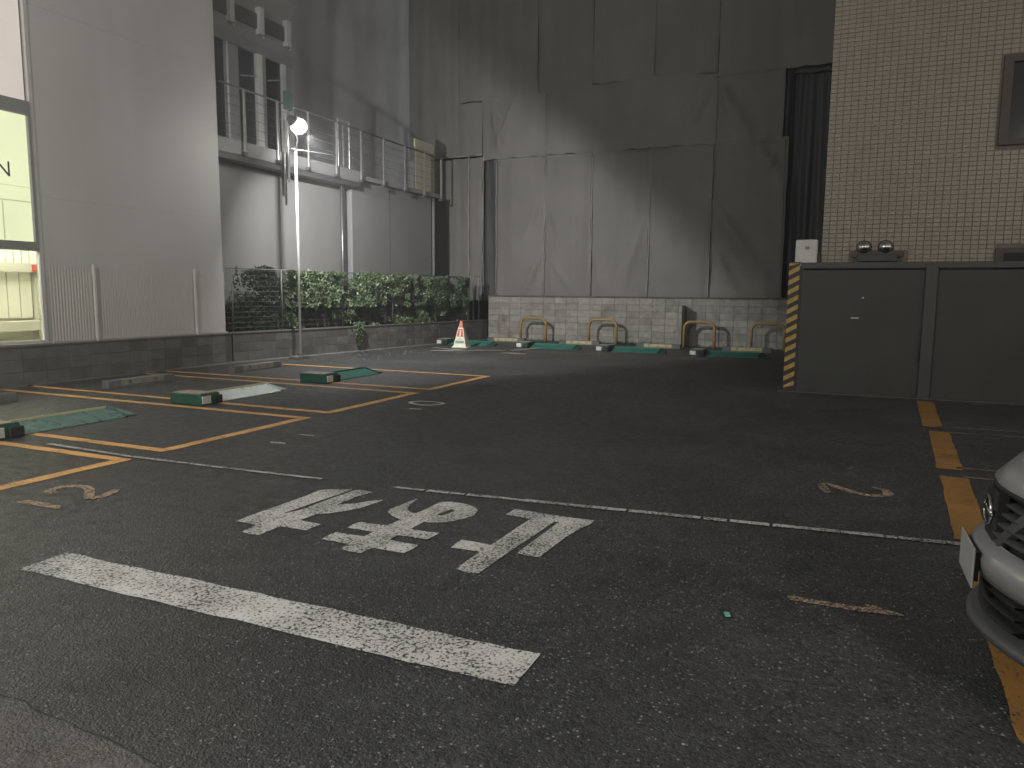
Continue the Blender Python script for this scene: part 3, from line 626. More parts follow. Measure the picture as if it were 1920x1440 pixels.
o = text_part('letter', 'N', 0.34, M['ink'], wb, Matrix.Translation((0.0, -0.50, 3.42)) @ Matrix.Rotation(R(90), 4, 'Z') @ Matrix.Rotation(R(90), 4, 'X'))
o.location.x = -0.005
wbx('sign_shadow_line', emis('sign_shadow_strip', (0.80, 0.84, 0.50), 0.5, (0.1, 0.1, 0.05)), (-12.268, -12.262, 2.0, 8.38, 2.94, 2.96), (-12.268, -12.262, 2.0, 8.38, 3.18, 3.188), (-12.268, -12.262, 7.9, 7.92, 2.32, 2.93))  # dimmer glowing strips imitate faint shadows across the backlit panel
wbx('window_glass', M['glass'], (-12.28, -12.272, 2.0, 8.42, 0.69, 2.17))
for z in (3.05, 6.1): wbx('wall_joint', mat('joint_line', (0.46, 0.455, 0.44), 0.8), (-12.2495, -12.2475, 8.51, 12.49, z, z + 0.008))
# lit room behind the lower window
wbx('room_floor', M['roomgrey'], (-17, -12.42, 1.0, 12.1, 0.35, 0.50)); wbx('room_ceiling', M['roomwall'], (-17, -12.45, 1.0, 12.1, 3.0, 3.1))
wbx('room_back_wall', M['roomwall'], (-15.4, -15.3, 1.0, 12.1, 0.5, 3.0)); wbx('room_end_wall', M['roomwall'], (-15.29, -12.42, 12.0, 12.1, 0.5, 3.0))
for k in range(9): wbx('room_light', M['tube'], (-14.3, -12.9, 2.4 + k * 0.9, 2.55 + k * 0.9, 2.93, 2.98))
wbx('shutter_box', M['roomgrey'], (-14.55, -14.3, 4.0, 9.93, 1.86, 2.03))
for k in range(38): wbx('hanging_slat', M['roomwall'], (-14.46, -14.44, 4.1 + k * 0.153, 4.1 + k * 0.153 + 0.12, 2.035, 2.26))
for k in range(24): wbx('locker_panel', M['roomwall'], (-14.55, -14.50, 4.05 + k * 0.24, 4.05 + k * 0.24 + 0.222, 0.98, 1.85), bev=0.004)
wbx('bench', M['roomgrey'], (-14.55, -14.2, 4.0, 9.8, 0.74, 0.93), bev=0.01)
wbx('door_jamb', M['roomgrey'], (-14.6, -14.4, 9.82, 9.94, 0.5, 1.855)); wbx('alarm_box', M['redbox'], (-14.29, -14.25, 9.68, 9.77, 1.88, 2.0))
wbx('door_handle', M['darkframe'], (-14.39, -14.36, 9.90, 9.94, 0.72, 0.95))
for r_ in range(8):
    for c in range(6): wbx('wall_tile', M['roomwall'], (-14.52, -14.50, 9.97 + c * .31, 9.97 + c * .31 + .302, 0.52 + r_ * .26, 0.52 + r_ * .26 + .252), bev=0.003)
# ribbed fence panels
rf = thing('ribbed_screen', 'pale vertically ribbed screen panels with white posts along the foot of the white building', 'screen', (-12.15, 8.5, 0))
for y0, y1 in ((8.52, 9.30), (9.36, 11.57), (11.63, 12.42)):
    bm = bmesh.new(); nrib = int((y1 - y0) / 0.055); prev = None
    for i in range(nrib * 4 + 1):
        y = y0 + (y1 - y0) * i / (nrib * 4); ph = (i % 4); dx = (0, 0.004, 0.004, 0)[ph]
        q = (bm.verts.new((dx, y - 8.5, 0.66)), bm.verts.new((dx, y - 8.5, 1.92)))
        if prev: bm.faces.new((prev[0], q[0], q[1], prev[1]))
        prev = q
    bm_obj('ribbed_panel', bm, mat('ribbed_panel_white', (0.58, 0.565, 0.53), 0.5, 0.05, 1.5), rf)
for y in (9.33, 11.6): B('post', M['white'], rf, (0.0, 0.05, y - 8.5 - 0.022, y - 8.5 + 0.022, 0.63, 1.97), bev=0.004)
B('bottom_rail', mat('screen_rail', (0.42, 0.41, 0.385), 0.5), rf, (-0.02, 0.035, 0.0, 3.95, 0.63, 0.66))

# ---------------------------------------------------------------- deck building with railing
db = thing('deck_building', 'grey building with a raised deck and tall dark windows behind the hedge', 'building', (-12.7, 12.5, 0))
def dbx(name, m_, *bs, bev=0): return B(name, m_, db, *[(x0 + 12.7, x1 + 12.7, y0 - 12.5, y1 - 12.5, z0, z1) for x0, x1, y0, y1, z0, z1 in bs], bev=bev)
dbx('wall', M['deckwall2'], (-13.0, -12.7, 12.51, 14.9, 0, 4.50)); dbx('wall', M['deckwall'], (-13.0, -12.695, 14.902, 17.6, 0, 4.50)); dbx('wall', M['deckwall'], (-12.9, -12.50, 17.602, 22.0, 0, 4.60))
dbx('deck', mat('deck_slab', (0.26, 0.26, 0.26), 0.7, 0.08, 2), (-16.0, -12.28, 12.51, 17.75, 4.50, 4.80))
dbx('deck_beam', M['darkframe'], (-12.6, -12.3, 12.51, 17.72, 4.37, 4.498)); dbx('deck', M['greywall'], (-16.0, -12.3, 17.76, 22.3, 4.601, 4.72))
dbx('wall_joint', M['dmortar'], (-12.499, -12.496, 19.5, 19.515, 0.6, 4.55))
# windows over the deck: plane x=-12.85
XW = -12.9
dbx('upper_wall', M['greywall'], (-13.3, XW, 12.51, 15.75, 7.30, 13.0)); dbx('window_backing', M['dark'], (-13.4, -13.2, 12.51, 15.7, 4.8, 7.3))
for y0, y1, m_ in ((12.55, 13.45, M['glassblue']), (13.85, 14.42, M['glassblue']), (14.75, 15.32, M['glassd'])):
    dbx('window_pane', m_, (XW - 0.06, XW - 0.03, y0, y1, 4.81, 7.05))
dbx('transom', M['midframe'], (XW - 0.08, XW + 0.05, 12.55, 15.7, 7.05, 7.298))
for y0, y1, m_ in ((13.45, 13.50, M['alup']), (13.5, 13.85, M['midframe']), (14.42, 14.60, M['alup']), (14.6, 14.75, M['midframe']), (15.32, 15.43, M['alup']), (15.43, 15.72, M['midframe'])):
    dbx('mullion', m_, (XW - 0.07, XW + (0.06 if m_ is M['alup'] else 0.03), y0, y1, 4.81, 7.048))
for y in (13.60, 14.55, 15.50):
    bk = dbx('canopy_bracket', M['alup'], (XW, XW + 0.14, y - 0.07, y + 0.07, 7.5, 8.1)); 
    bm = bmesh.new(); sph(bm, (XW + 12.7 + 0.16, y - 12.5, 7.42), 0.025, 10); bm_obj('bolt_cap', bm, M['white'], db, True)
dbx('ledge', M['darkframe'], (XW, XW + 0.05, 12.6, 15.7, 7.62, 7.95))
for a, b in (((-12.95, 14.85, 6.55), (-12.82, 15.15, 6.62)), ((-12.95, 13.95, 6.45), (-12.82, 14.38, 6.52))):
    bm = bmesh.new(); tube(bm, [(a[0] + 12.7, a[1] - 12.5, a[2]), (b[0] + 12.7, b[1] - 12.5, b[2])], 0.02, 6); bm_obj('door_closer', bm, M['alu'], db)
dbx('end_wall', M['dark'], (-13.2, -12.45, 22.02, 22.9, 0, 4.6)); 
dbx('corner_post', M['alu'], (-12.46, -12.40, 22.0, 22.06, 0.5, 4.75))
bm = bmesh.new(); tube(bm, [(0.22, 4.62, 0.5), (0.22, 4.62, 4.40)], 0.055, 10); bm_obj('drain_pipe', bm, M['darkframe'], db, True)
bm = bmesh.new(); tube(bm, [(0.27, 4.55, 0.5), (0.27, 4.55, 4.40)], 0.018, 8); bm_obj('conduit', bm, M['alu'], db, True)  # added bright tube imitating the lit left edge of the drain pipe
rl = thing('deck_railing', 'metal deck railing with upright flat posts and thin wires above the hedge', 'railing', (-12.2, 13.25, 4.5))
ys = [13.25, 14.33, 15.42, 16.55, 17.65, 18.75, 19.9, 21.05, 22.15]
for y in ys:
    bm = bmesh.new(); box(bm, -0.022, 0.022, y - 13.25 - 0.035, y - 13.25 + 0.035, 0.07, 1.38, bev=0.004); p = bm_obj('post', bm, M['alu'], rl)
    bm = bmesh.new(); box(bm, -0.06, 0.03, y - 13.25 - 0.05, y - 13.25 + 0.05, 0.0, 0.068); bm_obj('post_foot', bm, M['darkframe'], p)
bm = bmesh.new(); tube(bm, [(0, -0.7, 1.40), (0, 9.0, 1.34)], 0.022, 8); bm_obj('handrail', bm, M['darkframe'], rl, True)
for k in range(5):
    bm = bmesh.new(); tube(bm, [(0, -0.7, 0.40 + k * 0.2), (0, 9.0, 0.38 + k * 0.2)], 0.006, 5); bm_obj('wire', bm, M['darkframe'], rl)
o = B('notice_board', mat('cream_board', (0.55, 0.52, 0.40), 0.6, 0.05, 3), None, (-12.46, -12.40, 20.85, 22.05, 4.75, 6.28)); tag(o, 'plain cream board standing behind the far end of the deck railing', 'board')
# small stand on the deck
sd = thing('deck_stand', 'small pale metal stand on the deck behind the railing', 'stand', (-12.7, 17.3, 4.8))
for dy in (0, 0.22, 0.5): 
    bm = bmesh.new(); tube(bm, [(0, dy, 0), (0, dy, 1.35)], 0.014, 6); bm_obj('leg', bm, M['alu'], sd)
bm = bmesh.new(); tube(bm, [(0, -0.06, 1.36), (0, 0.56, 1.36)], 0.02, 6); bm_obj('top_bar', bm, M['white'], sd)

# ---------------------------------------------------------------- floodlight on its pole
fl = thing('floodlight', 'glaring lit floodlight on an arm reaching out from its slim pole', 'floodlight', tuple(LAMP))
bm = bmesh.new(); sph(bm, (0, 0, 0), 0.165, 28, (1, 1, 0.94)); bm_obj('bulb', bm, M['bulb'], fl, True)
q = (-axis).to_track_quat('Z', 'Y').to_matrix()
bm = bmesh.new(); tube(bm, [q @ Vector((0, 0, z)) for z in (0.12, 0.15, 0.22, 0.28)], [0.11, 0.11, 0.08, 0.04], 18); bm_obj('housing', bm, M['darkframe'], fl, True)
bm = bmesh.new(); tube(bm, [q @ Vector((0, 0, 0.2)), (-0.25, 0.25, -0.20), (-0.80, 0.86, -0.30)], 0.02, 8); bm_obj('arm', bm, M['alu'], fl, True)
bm = bmesh.new(); tube(bm, [(-0.85, 0.75, -0.26), (-0.45, 1.9, -0.25)], 0.009, 6); bm_obj('stay_rod', bm, M['alu'], fl, True)
lp = thing('floodlight_pole', 'slim pole rising from a small kerb stone and carrying the glaring floodlight', 'pole', (-11.30, 13.83, 0.06))
bm = bmesh.new(); tube(bm, [(0, 0, 0), (0, 0, 4.62)], 0.03, 12); bm_obj('shaft', bm, M['alup'], lp, True)
bm = bmesh.new(); tube(bm, [(0, 0, 0.01), (0, 0, 0.05)], 0.08, 12); bm_obj('base_plate', bm, M['darkframe'], lp)
bm = bmesh.new(); tube(bm, [(0, 0, 4.621), (0, 0, 4.66)], 0.036, 12); bm_obj('cap', bm, M['darkframe'], lp)
pp = thing('lamp_pole', 'pair of thin upright pipes fixed beside the deck railing, just left of the floodlight', 'pole', (-12.12, 14.45, 3.55))
for dy, z0, z1, r_ in ((0, 0, 1.9, 0.03), (0.13, 0.55, 2.55, 0.03)):
    bm = bmesh.new(); tube(bm, [(0, dy, z0), (0, dy, z1)], r_, 10); bm_obj('pipe', bm, M['alu'], pp, True)
B('junction_box', mat('green_box', (0.10, 0.16, 0.15), 0.5), pp, (-0.06, 0.06, 0.05, 0.28, 2.2, 2.62), bev=0.01)

# ---------------------------------------------------------------- fence and hedge on the planter
def FX(y): return WX(y) - 0.22
fe = thing('mesh_fence', 'thin grey wire mesh fence with slim posts standing on the planter wall', 'fence', (FX(12.6), 12.6, 0.62))
def F_(y, z, dx=0): return (FX(y) - FX(12.6) + dx, y - 12.6, z - 0.62)
for y in (12.7, 14.1, 16.1, 18.1, 20.1, 21.9):
    bm = bmesh.new(); tube(bm, [F_(y, 0.62, .04), F_(y, 2.03, .04)], 0.017, 8); bm_obj('post', bm, M['wire'], fe, True)
bm = bmesh.new()
for k in range(12):
    z = 0.72 + k * 0.115; tube(bm, [F_(12.6, z), F_(21.9, z)], 0.0035, 4, False)
for k in range(155):
    y = 12.6 + k * 0.06; tube(bm, [F_(y, 0.70), F_(y, 2.0)], 0.0022, 3, False)
stuff(bm_obj('wire_mesh', bm, M['wire'], fe))
bm = bmesh.new(); tube(bm, [F_(12.6, 2.02), F_(21.9, 2.02)], 0.014, 6); bm_obj('top_rail', bm, M['wire'], fe, True)
gt = thing('end_gate_frame', 'pale metal gate frame of upright bars at the corner beside the hedge', 'gate', (-11.15, 22.0, 0.62))
for dy in (0.0, 0.32, 0.66):
    B('bar', M['alu'], gt, (dy * .12 - 0.015, dy * .12 + 0.015, dy - 0.015, dy + 0.015, 0, 1.42))
bm = bmesh.new(); obox(bm, (0, -0.02, 1.44), (0.08, 0.68, 1.44), 0.03, 0.03); bm_obj('top_bar', bm, M['alu'], gt)
B('dark_panel', M['darkframe'], gt, (-0.30, -0.27, -0.05, 0.68, 0, 1.38))

def foliage(name, n, sampler, size, material, parent, seed, up=0.2):
    rr = random.Random(seed); verts = []; faces = []
    for i in range(n):
        p = sampler(rr)
        if p is None: continue
        s = size * rr.uniform(0.6, 1.3); d = Vector((rr.gauss(0.5, 1), rr.gauss(0, 1), rr.gauss(up, .8))).normalized()
        u = d.cross(Vector((rr.gauss(0, 1), rr.gauss(0, 1), rr.gauss(0, 1)))).normalized(); w = d.cross(u); b = len(verts)
        verts += [tuple(p - u * s), tuple(p + w * s * .5 + d * s * .12 - u * s * .15), tuple(p + u * s), tuple(p - w * s * .5 + d * s * .12 - u * s * .15)]
        faces += [(b, b + 1, b + 2), (b, b + 2, b + 3)]
    me = bpy.data.meshes.new(name); me.from_pydata(verts, [], faces); me.materials.append(material)
    o = bpy.data.objects.new(name, me); COL.objects.link(o); o.parent = parent; return o
def hedge_sampler(y0, y1, zt, depth=0.5, lowcut=0.0):
    def f(rr):
        for _ in range(12):
            y = rr.uniform(y0, y1); z = rr.uniform(0.6, zt + 0.16)
            top = zt + 0.09 * noise.noise(Vector((y * 1.3, 3, 0))) + 0.08 * noise.noise(Vector((y * 5, 9, 0)))
            if z > top: continue
            dn = noise.noise(Vector((y * 1.6, z * 1.9, 1.7))) + 0.5 * noise.noise(Vector((y * 4, z * 4, 5)))
            th = -0.26 + (0.42 if z < 1.15 else 0.0) + lowcut
            if dn < th: continue
            bulge = 0.18 * noise.noise(Vector((y * 2.2, z * 2.4, 8))) + 0.06
            if z < 1.1: bulge -= 0.06
            return Vector((FX(y) + bulge + 0.07 - abs(rr.gauss(0, 0.11)) * depth * 2, y, z))
        return None
    return f
hg = thing('hedge', 'leafy green hedge on the planter, lit from above by the floodlight', 'hedge')
foliage('foliage', 21000, hedge_sampler(14.3, 21.8, 2.0), 0.060, M['leaf'], hg, 21)
stuff(hg.children[0]) if False else None
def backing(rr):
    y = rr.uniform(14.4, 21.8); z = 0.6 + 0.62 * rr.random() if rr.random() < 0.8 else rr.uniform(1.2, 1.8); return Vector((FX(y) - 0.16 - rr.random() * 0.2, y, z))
foliage('inner_foliage', 8500, backing, 0.06, M['leaf_shaded'], hg, 22)
def trail(rr):
    t = rr.random(); y = 16.45 + rr.gauss(0, .10 * (1.1 - t)); return Vector((WX(y) + 0.05 + rr.random() * 0.1, y - 0.1, 0.75 - 0.6 * t))
foliage('trailing_foliage', 420, trail, 0.045, M['leaf'], hg, 23)
bm = bmesh.new(); rr = random.Random(4)
for k in range(26):
    y = 14.7 + k * 0.27 + rr.uniform(-.1, .1); pts = [(FX(y) - .05, y, 0.55)]
    for j in range(1, 6): pts.append((FX(y) - .08 + rr.uniform(-.06, .08), y + rr.uniform(-.1, .1) * j * .5, 0.55 + j * 0.26))
    tube(bm, pts, [0.012, .011, .01, .008, .006, .004], 5)
bm_obj('stems', bm, M['stem'], hg)
for o_ in hg.children: o_['kind'] = 'stuff'
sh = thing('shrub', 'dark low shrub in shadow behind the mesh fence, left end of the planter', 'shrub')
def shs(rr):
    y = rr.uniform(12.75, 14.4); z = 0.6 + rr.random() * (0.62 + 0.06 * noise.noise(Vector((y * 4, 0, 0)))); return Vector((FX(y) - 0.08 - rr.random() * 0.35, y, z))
foliage('foliage', 5200, shs, 0.045, M['leaf_shaded'], sh, 31)['kind'] = 'stuff'
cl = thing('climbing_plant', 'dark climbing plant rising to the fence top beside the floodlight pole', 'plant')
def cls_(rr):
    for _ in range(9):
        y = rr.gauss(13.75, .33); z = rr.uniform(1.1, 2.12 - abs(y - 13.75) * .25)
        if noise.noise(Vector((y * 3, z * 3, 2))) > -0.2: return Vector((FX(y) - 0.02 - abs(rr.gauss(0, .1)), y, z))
foliage('foliage', 2200, cls_, 0.045, M['leaf_shaded'], cl, 32)['kind'] = 'stuff'
vn = thing('vine_sprig', 'single thin vine sprig standing up against the grey wall at the fence corner', 'plant')
bm = bmesh.new(); pts = [(FX(12.85), 12.85 + .06 * math.sin(k), 1.15 + k * .13) for k in range(8)]; tube(bm, pts, 0.005, 5); bm_obj('stem', bm, M['stem'], vn)
rr = random.Random(8)
def vs2(rr):
    t = rr.random(); return Vector((FX(12.85) + rr.uniform(0, .06), 12.85 + .06 * math.sin(t * 7) + rr.gauss(0, .045), 1.15 + t * .93))
foliage('leaves', 46, vs2, 0.045, M['leaf_shaded'], vn, 33)

# ---------------------------------------------------------------- scaffold sheeting
ss = thing('scaffold_cover', 'tall grey fabric sheeting laced over scaffolding on the building behind the back wall', 'sheeting', (-11.3, 23.35, 1.4))
O_ = ss.location.copy()
SL = -0.03
def sy(x): return 23.35 + (x + 11.3) * SL
FOLDS = [(-9.0, 3.0, -9.75, 1.45, .10, .10), (-8.95, 2.9, -7.9, 1.45, .09, .07), (-8.9, 2.6, -8.6, 1.45, .07, .05), (-9.05, 4.9, -9.7, 3.4, .10, .05), (-9.0, 4.9, -9.4, 5.4, .06, .06), (-9.0, 4.6, -8.4, 3.5, .06, .04),
         (-3.65, 4.3, -1.9, 1.7, .20, .16), (-3.6, 3.0, -2.8, 1.5, .14, .10), (-2.4, 5.8, -1.75, 4.9, .12, .12), (-1.9, 5.75, -2.1, 5.0, .08, .08),
         (-10.9, 7.7, -10.5, 6.1, .13, .16), (-10.1, 7.7, -10.7, 6.2, .12, .14), (-10.9, 7.7, -10.2, 7.3, .1, .10),
         (-3.7, 7.7, -4.6, 6.2, .14, .07), (-3.6, 7.7, -3.0, 6.1, .12, .12), (-4.2, 7.6, -4.8, 7.0, .08, .05), (-7.3, 5.6, -6.3, 4.9, .1, .04), (-3.5, 7.6, -2.6, 5.9, .16, .12), (-7.4, 3.2, -7.0, 1.5, .10, .05), (-5.5, 5.6, -5.3, 3.6, .08, .04), (-5.6, 4.0, -6.4, 1.5, .12, .035)]
def fold(x, z):
    v = 0.0
    for x0, z0, x1, z1, w, a in FOLDS:
        dx, dz = x1 - x0, z1 - z0; L2 = dx * dx + dz * dz; t = ((x - x0) * dx + (z - z0) * dz) / L2
        if -0.1 < t < 1.1:
            tt = min(max(t, 0), 1); px_, pz_ = x0 + dx * tt, z0 + dz * tt; d = math.hypot(x - px_, z - pz_); ww = w * (0.35 + 0.9 * tt)
            if d < ww * 2.5: v += a * math.exp(-(d / ww) ** 2) * math.sin(math.pi * min(1, 0.12 + tt * 0.8))
    return v * 1.0
def sheet(name, x0, x1, z0, z1, m_, seed, push=0.0, vert=0.02, bulge=0.06, droop=0.03, parent=None, yoff=0.0, res=0.075, vfreq=2.2):
    bm = bmesh.new(); nx = max(6, int((x1 - x0) / res)); nz = max(8, int((z1 - z0) / (res * 1.6))); g = []
    for i in range(nx + 1):
        col = []
        for j in range(nz + 1):
            u = i / nx; v = j / nz; x = x0 + (x1 - x0) * u; z = z0 + (z1 - z0) * v
            y = sy(x) + yoff + push - bulge * math.sin(math.pi * u) * (0.6 + 0.4 * math.sin(math.pi * v)) - 0.06 * noise.noise(Vector((x * 0.9, z * 0.55, seed))) - 0.02 * noise.noise(Vector((x * 3, z * 2, seed)))
            y -= vert * noise.noise(Vector((x * vfreq * 2, z * 0.22, seed + 5.5))) * 2 + fold(x, z)
            zz = z - droop * math.sin(math.pi * u) * v ** 3 + (0.015 * math.sin(x * 9 + seed) if j in (0, nz) else 0)
            xx = x + (0.018 * noise.noise(Vector((z * 1.7, seed, 3 * i))) if i in (0, nx) else 0)
            col.append(bm.verts.new((xx - O_.x, y - O_.y, zz - O_.z)))
        g.append(col)
    for i in range(nx):
        for j in range(nz): bm.faces.new((g[i][j], g[i + 1][j], g[i + 1][j + 1], g[i][j + 1]))
    return bm_obj(name, bm, m_, parent or ss, True)
def hem(x0, z0, x1, z1, yoff=-0.03, r_=0.016, seed=0, m_='hem'):
    bm = bmesh.new(); n_ = max(4, int(math.hypot(x1 - x0, z1 - z0) / 0.18)); pts = []
    for i in range(n_ + 1):
        t = i / n_; x = x0 + (x1 - x0) * t; z = z0 + (z1 - z0) * t
        ww = 0.022 * noise.noise(Vector((t * n_ * .5, seed, 1.3)))
        pts.append((x + ww - O_.x, sy(x) + yoff + ww * .5 - O_.y, z - O_.z))
    tube(bm, pts, [r_ * (0.8 + 0.6 * abs(noise.noise(Vector((i * .9, seed, 2))))) for i in range(len(pts))], 5)
    return bm_obj('laced_edge', bm, M[m_], ss, True)
XS = [-10.76, -9.0, -7.40, -5.53, -3.68, -1.60]
k = 0
for a, b in zip(XS, XS[1:]):                    # lower row
    k += 1
    sheet('sheet', a - 0.015, b + 0.015, 1.25, 5.97, M['sheet'], k, vert=0.012, push=0.03 * (k % 2))
    hem(a + 0.03, 5.88, b - 0.03, 5.88, -0.035, 0.012, k + 20)
for x in XS[:-1]:
    hem(x + 0.02, 1.4, x + 0.02, 5.86, -0.035, 0.016, x)
    if x > -10: hem(x - 0.035, 1.4, x - 0.035, 5.86, -0.012, 0.010, x + 3)
for a, b, z0, z1, sd_ in ((-11.27, -8.98, 5.93, 7.90, 11), (-9.01, -7.38, 5.94, 7.95, 12), (-7.40, -3.61, 5.92, 7.97, 13), (-3.62, -1.75, 5.90, 7.86, 14)):
    sheet('sheet', a, b, z0, z1, M['sheet'], sd_, bulge=0.07, vert=0.015, droop=0.0, push=-0.02 - 0.02 * (sd_ % 2))
for a, b, z0, sd_ in ((-11.27, -9.28, 7.84, 15), (-9.29, -7.42, 7.84, 16), (-7.40, -5.48, 7.95, 17), (-5.49, -3.62, 7.93, 18), (-3.59, -0.3, 7.80, 19)):
    sheet('sheet', a, b, z0, 14.5, M['sheet'], sd_, bulge=0.05, vert=0.02, res=0.12, push=-0.04 - 0.03 * (sd_ % 2))
hem(-7.42, 8.0, -7.42, 14, -0.04, 0.018, 61, 'sheetd'); hem(-3.61, 7.9, -3.61, 14, -0.05, 0.02, 62, 'sheetd'); hem(-7.4, 7.97, -3.66, 7.9, -0.05, 0.012, 63, 'sheet')
hem(-1.62, 1.4, -1.68, 5.9, -0.02, 0.012, 64, 'sheet'); hem(-3.60, 6.0, -3.60, 7.8, -0.04, 0.014, 65, 'sheet'); hem(-11.24, 1.5, -11.24, 6.1, -0.03, 0.02, 66); hem(-4.9, 6.05, -3.75, 6.05, -0.06, .01, 67, 'sheet')
# gathered recess, its fold shade put into a dark colour, and sheets left
sheet('gathered_sheet', -11.26, -10.74, 1.25, 6.0, M['sheetd'], 41, push=0.10, vert=0.10, bulge=-0.05, vfreq=5, res=0.04)
sheet('sheet', -11.78, -11.28, 1.25, 6.05, M['sheet'], 42, vert=0.02, bulge=0.02); sheet('sheet', -13.6, -11.82, 1.25, 6.05, M['sheet'], 43, vert=0.02)
hem(-11.80, 1.5, -11.80, 6.1, -0.03, 0.022, 68); hem(-13.4, 6.1, -11.3, 6.1, -0.03, 0.014, 69)
sheet('sheet', -12.2, -11.30, 6.12, 7.85, M['sheet'], 44); sheet('sheet', -12.2, -11.30, 7.87, 14.5, M['sheet'], 45, push=0.03)
sheet('sheet', -14.2, -12.22, 6.12, 14.5, M['sheet'], 46, push=0.06)
# curtain like sheets farther left
sheet('curtain_sheet', -20.5, -14.0, 1.0, 15.5, M['curtain'], 47, push=0.9, vert=0.11, bulge=0.0, vfreq=0.6, res=0.09)
sheet('curtain_sheet', -27.0, -20.52, 1.0, 15.5, M['curtain'], 48, push=0.9, vert=0.11, bulge=0.0, vfreq=0.6, res=0.09)
# dark drapes at the right end
sheet('dark_drape', -1.58, -0.6, 0.9, 7.75, M['sheetd'], 51, push=0.5, vert=0.14, vfreq=2.4, res=0.04, bulge=0)
sheet('dark_drape', -0.62, 1.2, 0.9, 7.7, M['sheetd'], 52, push=0.62, vert=0.16, vfreq=2.0, res=0.05, bulge=0); sheet('dark_drape', -1.9, 1.6, 7.72, 14.5, M['sheetd'], 53, push=0.35, vert=0.06, res=0.12)
bb = B('covered_building', M['dark'], None, (-28, 6, 25.6, 34, 0, 16)); tag(bb, 'dark building mass hidden behind the grey scaffold sheeting', 'building')
sheet('gap_shade_sheet', -11.2, -1.65, 1.3, 14.4, M['sheetd'], 71, push=0.22, vert=0.03, res=0.2)  # added backing, its dark tone stands for shade in the seam gaps
for x in (-10.76, -9.0, -7.4, -5.53, -3.68, -1.6):
    bm = bmesh.new(); tube(bm, [(x - O_.x, sy(x) + 0.13 - O_.y, -1.3), (x - O_.x, sy(x) + 0.13 - O_.y, 13)], 0.024, 8); bm_obj('scaffold_pole', bm, M['dark'], ss)

# ---------------------------------------------------------------- steel wall on the right
sw = thing('steel_wall', 'long grey painted steel panel wall on the right side of the lot', 'wall', (-0.60, 12.80, 0))
def swx(name, m_, *bs, bev=0): return B(name, m_, sw, *[(x0 + 0.60, x1 + 0.60, y0 - 12.80, y1 - 12.80, z0, z1) for x0, x1, y0, y1, z0, z1 in bs], bev=bev)
def warped_panel(x0, x1, z0, z1, seed):
    bm = bmesh.new(); g = []
    for i in range(25):
        c = []
        for j in range(17):
            x = x0 + (x1 - x0) * i / 24; z = z0 + (z1 - z0) * j / 16; e = math.sin(math.pi * i / 24) * math.sin(math.pi * j / 16)
            c.append(bm.verts.new((x + 0.60, 0.0 + e * 0.022 * noise.noise(Vector((x * 1.5, z * 1.5, seed))), z)))
        g.append(c)
    for i in range(24):
        for j in range(16): bm.faces.new((g[i][j], g[i + 1][j], g[i + 1][j + 1], g[i][j + 1]))
    bm_obj('panel', bm, M['steel'], sw, True)
warped_panel(-0.58, 1.14, 0.02, 1.93, 1); warped_panel(1.30, 3.6, 0.02, 1.93, 2); warped_panel(3.76, 6.4, 0.02, 1.93, 3)
swx('post', M['steel2'], (1.14, 1.30, 12.74, 12.90, 0, 2.0), bev=0.006); swx('post', M['steel2'], (3.6, 3.76, 12.74, 12.90, 0, 2.0), bev=0.006)
swx('top_rail', M['steel2'], (-0.60, 6.4, 12.755, 12.95, 1.955, 2.05), bev=0.008); swx('core', M['dark'], (-0.56, 6.4, 12.84, 12.90, 0, 1.95))
swx('end_face', M['steel'], (-0.62, -0.585, 12.79, 13.0, 0.0, 1.953))
swx('base_sill', M['dmortar'], (-0.85, 6.4, 12.70, 13.05, -0.05, 0.02), bev=0.008)
swx('paint_chip', M['white'], (0.16, 0.27, 12.772, 12.778, 1.19, 1.205)); 
swx('scrape', M['blk'], (1.118, 1.132, 12.765, 12.775, 0.75, 1.02), (1.110, 1.122, 12.765, 12.775, 0.55, 0.72))
swx('paint_chip', M['alup'], (0.30, 0.33, 12.772, 12.778, 1.50, 1.52))
hz = thing('hazard_guard', 'yellow and black striped guard on the free end of the grey steel wall', 'guard', (-0.70, 12.80, 0.06))
# striped guard: alternate slanted bands
Hh = 1.98; n_b = 26; bh = Hh / n_b; skew = 0.09
bm = bmesh.new()
def band(z0, z1, mi):
    for (xa, xb, ya, yb, fl_) in ((-0.075, 0.085, -0.03, -0.03, 0),):
        v = [bm.verts.new((xa, ya, min(max(z0 - skew / 2, 0), Hh))), bm.verts.new((xb, yb, min(max(z0 + skew / 2, 0), Hh))), bm.verts.new((xb, yb, min(max(z1 + skew / 2, 0), Hh))), bm.verts.new((xa, ya, min(max(z1 - skew / 2, 0), Hh)))]
        f = bm.faces.new(v); f.material_index = mi
        v = [bm.verts.new((xa, 0.16, min(max(z0 - skew * 1.5, 0), Hh))), bm.verts.new((xa, ya, min(max(z0 - skew / 2, 0), Hh))), bm.verts.new((xa, ya, min(max(z1 - skew / 2, 0), Hh))), bm.verts.new((xa, 0.16, min(max(z1 - skew * 1.5, 0), Hh)))]
        f = bm.faces.new(v); f.material_index = mi
for k in range(-1, n_b + 2): band(k * bh, (k + 1) * bh, k % 2)
bmesh.ops.remove_doubles(bm, verts=bm.verts, dist=0.0005); bmesh.ops.dissolve_degenerate(bm, edges=bm.edges, dist=0.0005)
bm_obj('striped_face', bm, [M['yel'], M['blk']], hz)
B('guard_core', M['blk'], hz, (-0.07, 0.08, -0.026, 0.155, -0.04, Hh)); B('guard_cap', M['steel2'], hz, (-0.075, 0.10, -0.03, 0.17, Hh + 0.001, Hh + 0.02), bev=0.006)

